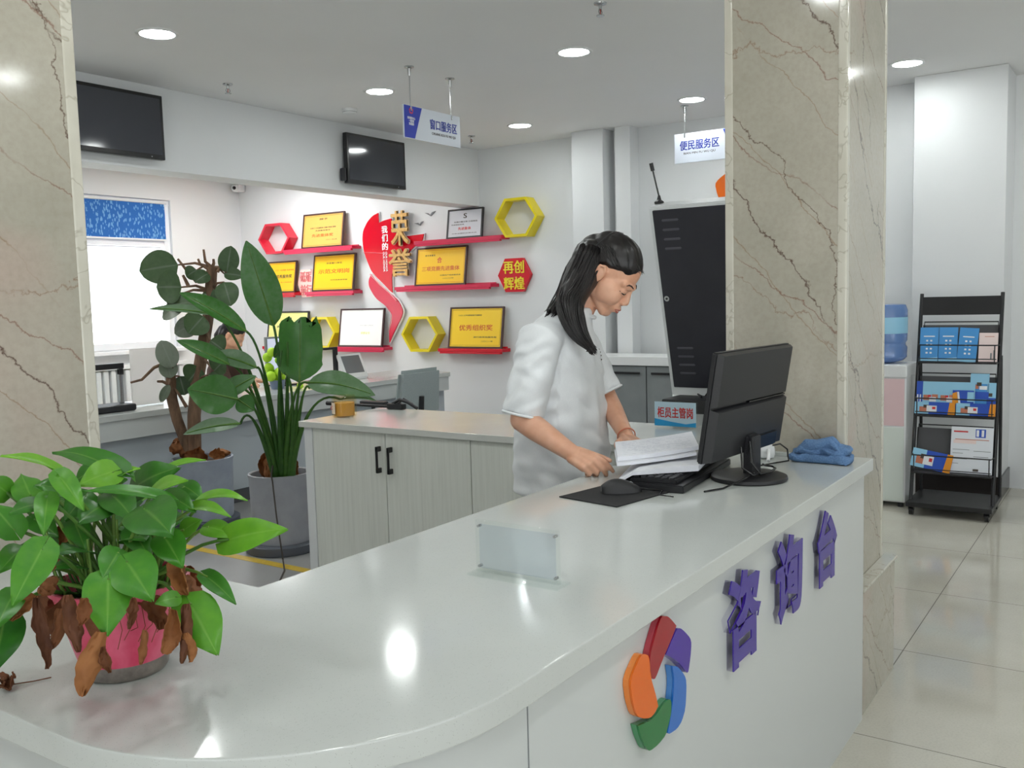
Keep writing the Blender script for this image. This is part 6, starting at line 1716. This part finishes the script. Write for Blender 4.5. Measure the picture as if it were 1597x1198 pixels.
for i in range(230):
    main = rr.random() < .72
    path = LOCK if main else REAR
    ang = rr.uniform(0, 2 * pi); rad = [.046, .0465, .0445, .038, .027, .014] if main else [.058, .052, .040, .028, .020]
    start = H.p(.078 * sin(rr.uniform(-1.2, 1.3)), -.03 - .06 * rr.random(), .05 + .07 * rr.random())
    pts = []
    e1_ = V((cos(ang), sin(ang), .25 * sin(ang * 3)))
    for k, p in enumerate(path):
        d = (path[min(k + 1, len(path) - 1)] - path[max(k - 1, 0)]).normalized()
        o_ = (e1_ - d * e1_.dot(d)); o_ = o_.normalized() if o_.length > .05 else d.orthogonal().normalized()
        pts.append(p + o_ * rad[k] * rr.uniform(.93, 1.05))
    d = (pts[-1] - pts[-2]).normalized()
    pts.append(pts[-1] + d * rr.uniform(.0, .03) + V((rr.uniform(-.008, .008), rr.uniform(-.008, .008), -.004)))
    # curve through the points
    fine = []
    for k in range(len(pts) - 1):
        p0 = pts[max(k - 1, 0)]; p1 = pts[k]; p2 = pts[k + 1]; p3 = pts[min(k + 2, len(pts) - 1)]
        for s_ in range(3):
            t_ = s_ / 3; fine.append(.5 * ((2 * p1) + (p2 - p0) * t_ + (2 * p0 - 5 * p1 + 4 * p2 - p3) * t_ ** 2 + (3 * p1 - p0 - 3 * p2 + p3) * t_ ** 3))
    fine.append(pts[-1])
    sm.tube(fine, [.0017] * (len(fine) - 2) + [.0012, .0003], 5)
for i in range(70):
    f0 = rr.uniform(-.01, .085); sd = rr.choice((-1, 1)) if rr.random() < .8 else 0
    p0 = H.p(sd * .06 + rr.uniform(-.02, .02), f0, .10); fine = []
    for k in range(6):
        q = k / 5; c_ = H.p(sd * (.079 - .05 * max(0, f0 - .03) / .05) , f0 - .075 * q, .040 + .40 * max(f0, 0) + rr.uniform(-.004, .006) + .03 * q)
        o_ = H.p(0, -.01, .036); fine.append(o_ + (c_ - o_).normalized() * ((c_ - o_).length * 1.0 + .003))
    sm.tube(fine, [.0004, .0012, .0015, .0015, .0013, .0006], 5)
sm.build('hair_strands', HAIR, hair, angle=180)
hb = BVHTree.FromPolygons([v.co + w.location for v in me.vertices], [tuple(p.vertices) for p in me.polygons])
pts = []
for a in [i * pi / 10 for i in range(-1, 12)]:
    p = H.p(.085 * cos(a), -.075, .045 + .10 * sin(a)); c = H.p(0, -.065, .04)
    h = hb.ray_cast(p + (p - c) * .6, (c - p).normalized()); pts.append(h[0] if h[0] is not None else p)
MB().tube(pts, .0022, 8).build('hair_tie', BLACKP, w)

# t-shirt
mb = MB()
SEC = [(.735, 2.818, 1.705, .232, .170), (.82, 2.812, 1.702, .230, .167), (.92, 2.80, 1.698, .224, .160), (1.04, 2.785, 1.692, .215, .150), (1.15, 2.770, 1.686, .208, .142), (1.235, 2.758, 1.680, .200, .132), (1.295, 2.757, 1.676, .182, .110), (1.335, 2.766, 1.662, .140, .092), (1.362, 2.782, 1.648, .092, .080), (1.374, 2.79, 1.642, .070, .068)]
mb.rings([[V((x, y, z)) + rx_ * a * cos(2 * pi * k / 48) + fx * b * sin(2 * pi * k / 48) for k in range(48)] for z, x, y, a, b in SEC])
RSE = RS.lerp(RE, .93) + V((-.004, .0, -.004)); LSE = LS.lerp(LE, .90)
mb.tube([SH + rx_ * .10 - UP * .015, RS + V((0, 0, .0)), RS.lerp(RE, .45), RSE], [.070, .074, .071, .068], 32)
mb.tube([SH - rx_ * .10 - UP * .015, LS, LS.lerp(LE, .45), LSE], [.070, .072, .070, .070], 32)
me = remesh(mb, .0065, 8, .5)
for v in me.vertices:
    c = v.co
    far = max(0, min(1, (1.32 - c.z) / .08))
    vert = noise.noise(V((c.x * 13 + 3, c.y * 13, c.z * 3.0))) * .017
    diag = noise.noise(V((c.x * 16 + c.z * 12, c.y * 16 - c.z * 9, c.z * 16 + 7))) * .010
    sl = 1.0
    if (c - RS).length < .32 and c.x < 2.60:
        diag += sin(c.z * 95 + c.y * 40 + 6 * noise.noise(c * 9)) * .0048
    ctr = V((2.78, 1.69, c.z)); n_ = (c - ctr); n_ = n_.normalized() if n_.length else V((1, 0, 0))
    v.co = c + n_ * (vert + diag) * far - w.location
me.materials.append(SHIRT)
shirt = finish(me, 't_shirt', w, True, 180)
def ringtube(c, ax, r, th, n=40, sq=1.0):
    ax = V(ax).normalized(); a = ax.orthogonal().normalized(); b = ax.cross(a)
    return [V(c) + (a * cos(2 * pi * k / n) + b * sin(2 * pi * k / n) * sq) * r for k in range(n)]
def torus(mb, c, ax, r, th, n=40, sq=1.0, m=10):
    ax = V(ax).normalized(); R_ = []
    P = ringtube(c, ax, r, th, n, sq)
    for k in range(n):
        d = (P[k] - V(c)).normalized()
        R_.append([P[k] + (d * cos(2 * pi * j / m) + ax * sin(2 * pi * j / m)) * th for j in range(m)])
    return mb.rings(R_, closed=True)
m = MB(); nk = (H.p(0, -.028, -.045) - NB).normalized(); torus(m, NB + UP * .012, (nk + UP * .6).normalized(), .064, .0075); m.build('collar', SHIRT, shirt)
m = MB(); torus(m, RSE, RE - RS, .0675, .0045); torus(m, LSE, LE - LS, .069, .0045); m.build('sleeve_hem', SHIRT, shirt)
sb = BVHTree.FromPolygons([v.co + w.location for v in me.vertices], [tuple(p.vertices) for p in me.polygons])
m = MB()
for dz, dx, l in ((.014, .002, .010), (.004, -.002, .014), (-.008, .001, .008), (-.022, 0, .007)):
    c = V((2.76, 1.68, 1.212 + dz)) - rx_ * (.075 + dx) + fx * .1
    pts = [on_surface(sb, c + rx_ * q, -fx, .0008) for q in (-l, 0, l)]
    m.tube(pts, [.0015, .003, .0015], 6)
lab(m.build('chest_print', INKDARK, shirt), 'small dark print on the chest')
# trousers and shoes
mb = MB()
mb.rings([[V((HIP.x, HIP.y, z)) + rx_ * a * cos(2 * pi * k / 32) + fx * b * sin(2 * pi * k / 32) for k in range(32)] for z, a, b in ((.70, .17, .12), (.80, .178, .125), (.90, .165, .115))])
for q in (-1, 1):
    hp = HIP + rx_ * .085 * q - UP * .09; kn = V((HIP.x, HIP.y, .47)) + rx_ * .09 * q + fx * .02; an = V((HIP.x, HIP.y + .02, .10)) + rx_ * .095 * q
    mb.tube([hp + UP * .05, kn, an], [.098, .074, .060], 24)
me = remesh(mb, .009, 5); me.materials.append(TROUSER)
for v in me.vertices: v.co -= w.location
finish(me, 'trousers', w, True, 180)
for an in FT:
    m = MB(); m.cap(an + V((0, 0, -.04)) - fx * .03, an + fx * .165 - UP * .042, .044, .036); m.ell(an + fx * .06 - UP * .05, (.045, .12, .03), (rx_, fx, UP))
    for i, p in enumerate(m.v): p.z = max(p.z, .0055)
    m.build('shoe', mat('white canvas shoe', (220, 220, 218), .7), w)
m = MB(); torus(m, LW.lerp(LE, .06), LE - LW, .031, .0022, 40); lab(m.build('bracelet', mat('coral bracelet', (206, 120, 92), .3), w), 'thin coral bracelet')

# --- seated clerk behind the teller counter
w2 = thing('person', (5.03, 6.32, 0), 'black haired person seated behind the teller counter, half hidden by the plant leaves', 'person')
f2 = V((.45, -.893, 0)).normalized(); r2 = V((f2.y, -f2.x, 0))
H2 = Head((5.02, 6.17, 1.165), f2, 32, 1.0)
P2_ = V((5.03, 6.34, .60)); C2 = V((5.03, 6.30, .86)); N2 = V((5.025, 6.25, 1.045))
mb = MB(); H2.skull(mb)
mb.chain([N2 - UP * .04, N2, H2.p(0, -.028, -.045)], [.058, .05, .05], 20)
mb.ell(C2, (.16, .11, .20), (r2, f2, UP)); mb.ell(P2_, (.17, .13, .10), (r2, f2, UP))
for q in (-1, 1):
    sh = V((5.03, 6.29, .985)) + r2 * .17 * q; el = sh + f2 * .10 - UP * .22 + r2 * .03 * q; wr = V((5.03, 6.02, .80)) + r2 * .12 * q
    mb.chain([N2 - UP * .06, sh], [.06, .05]); mb.chain([sh, el, wr], [.048, .038, .026], 16)
    hand(mb, wr, f2 - UP * .15, UP, q > 0, ((15, 20, 10),) * 4)
    hp = P2_ + r2 * .09 * q; kn = V((5.03, 6.00, .55)) + r2 * .10 * q; an = V((5.03, 5.98, .09)) + r2 * .10 * q
    mb.chain([hp, kn, an], [.08, .055, .035], 16); mb.chain([an - UP * .03, an + V((0, -.12, -.05))], [.032, .024])
me = remesh(mb, .0055, 4); me.materials.append(SKIN)
for v in me.vertices: v.co -= w2.location
finish(me, 'body', w2, True, 180)
mb = MB(); H2.hair(mb); H2.e(mb, (0, -.085, -.01), (.05, .03, .05)); mb.chain([H2.p(0, -.09, 0), H2.p(0, -.11, -.06), H2.p(.02, -.09, -.13)], [.05, .035, .012])
me = remesh(mb, .006, 5); me.materials.append(HAIR)
for v in me.vertices: v.co = hairline(H2, v.co) - w2.location
finish(me, 'hair', w2, True, 180)
mb = MB()
mb.rings([[V((5.03, y, z)) + r2 * a * cos(2 * pi * k / 32) + f2 * b * sin(2 * pi * k / 32) for k in range(32)] for z, y, a, b in ((.52, 6.34, .19, .15), (.70, 6.33, .185, .14), (.90, 6.30, .185, .13), (1.0, 6.28, .15, .10), (1.05, 6.25, .075, .07))])
for q in (-1, 1):
    sh = V((5.03, 6.29, .985)) + r2 * .17 * q; el = sh + f2 * .10 - UP * .22 + r2 * .03 * q; wr = V((5.03, 6.02, .80)) + r2 * .12 * q
    mb.chain([sh, el, el.lerp(wr, .85)], [.062, .052, .040], 16)
me = remesh(mb, .009, 5); me.materials.append(mat('dark brown jacket', (70, 48, 40), .8))
for v in me.vertices: v.co -= w2.location
finish(me, 'jacket', w2, True, 180)
mb = MB()
for q in (-1, 1):
    hp = P2_ + r2 * .09 * q; kn = V((5.03, 6.00, .55)) + r2 * .10 * q; an = V((5.03, 5.98, .11)) + r2 * .10 * q
    mb.chain([hp, kn, an], [.095, .068, .055], 16)
me = remesh(mb, .01, 4); me.materials.append(TROUSER)
for v in me.vertices: v.co -= w2.location
finish(me, 'trousers', w2, True, 180)
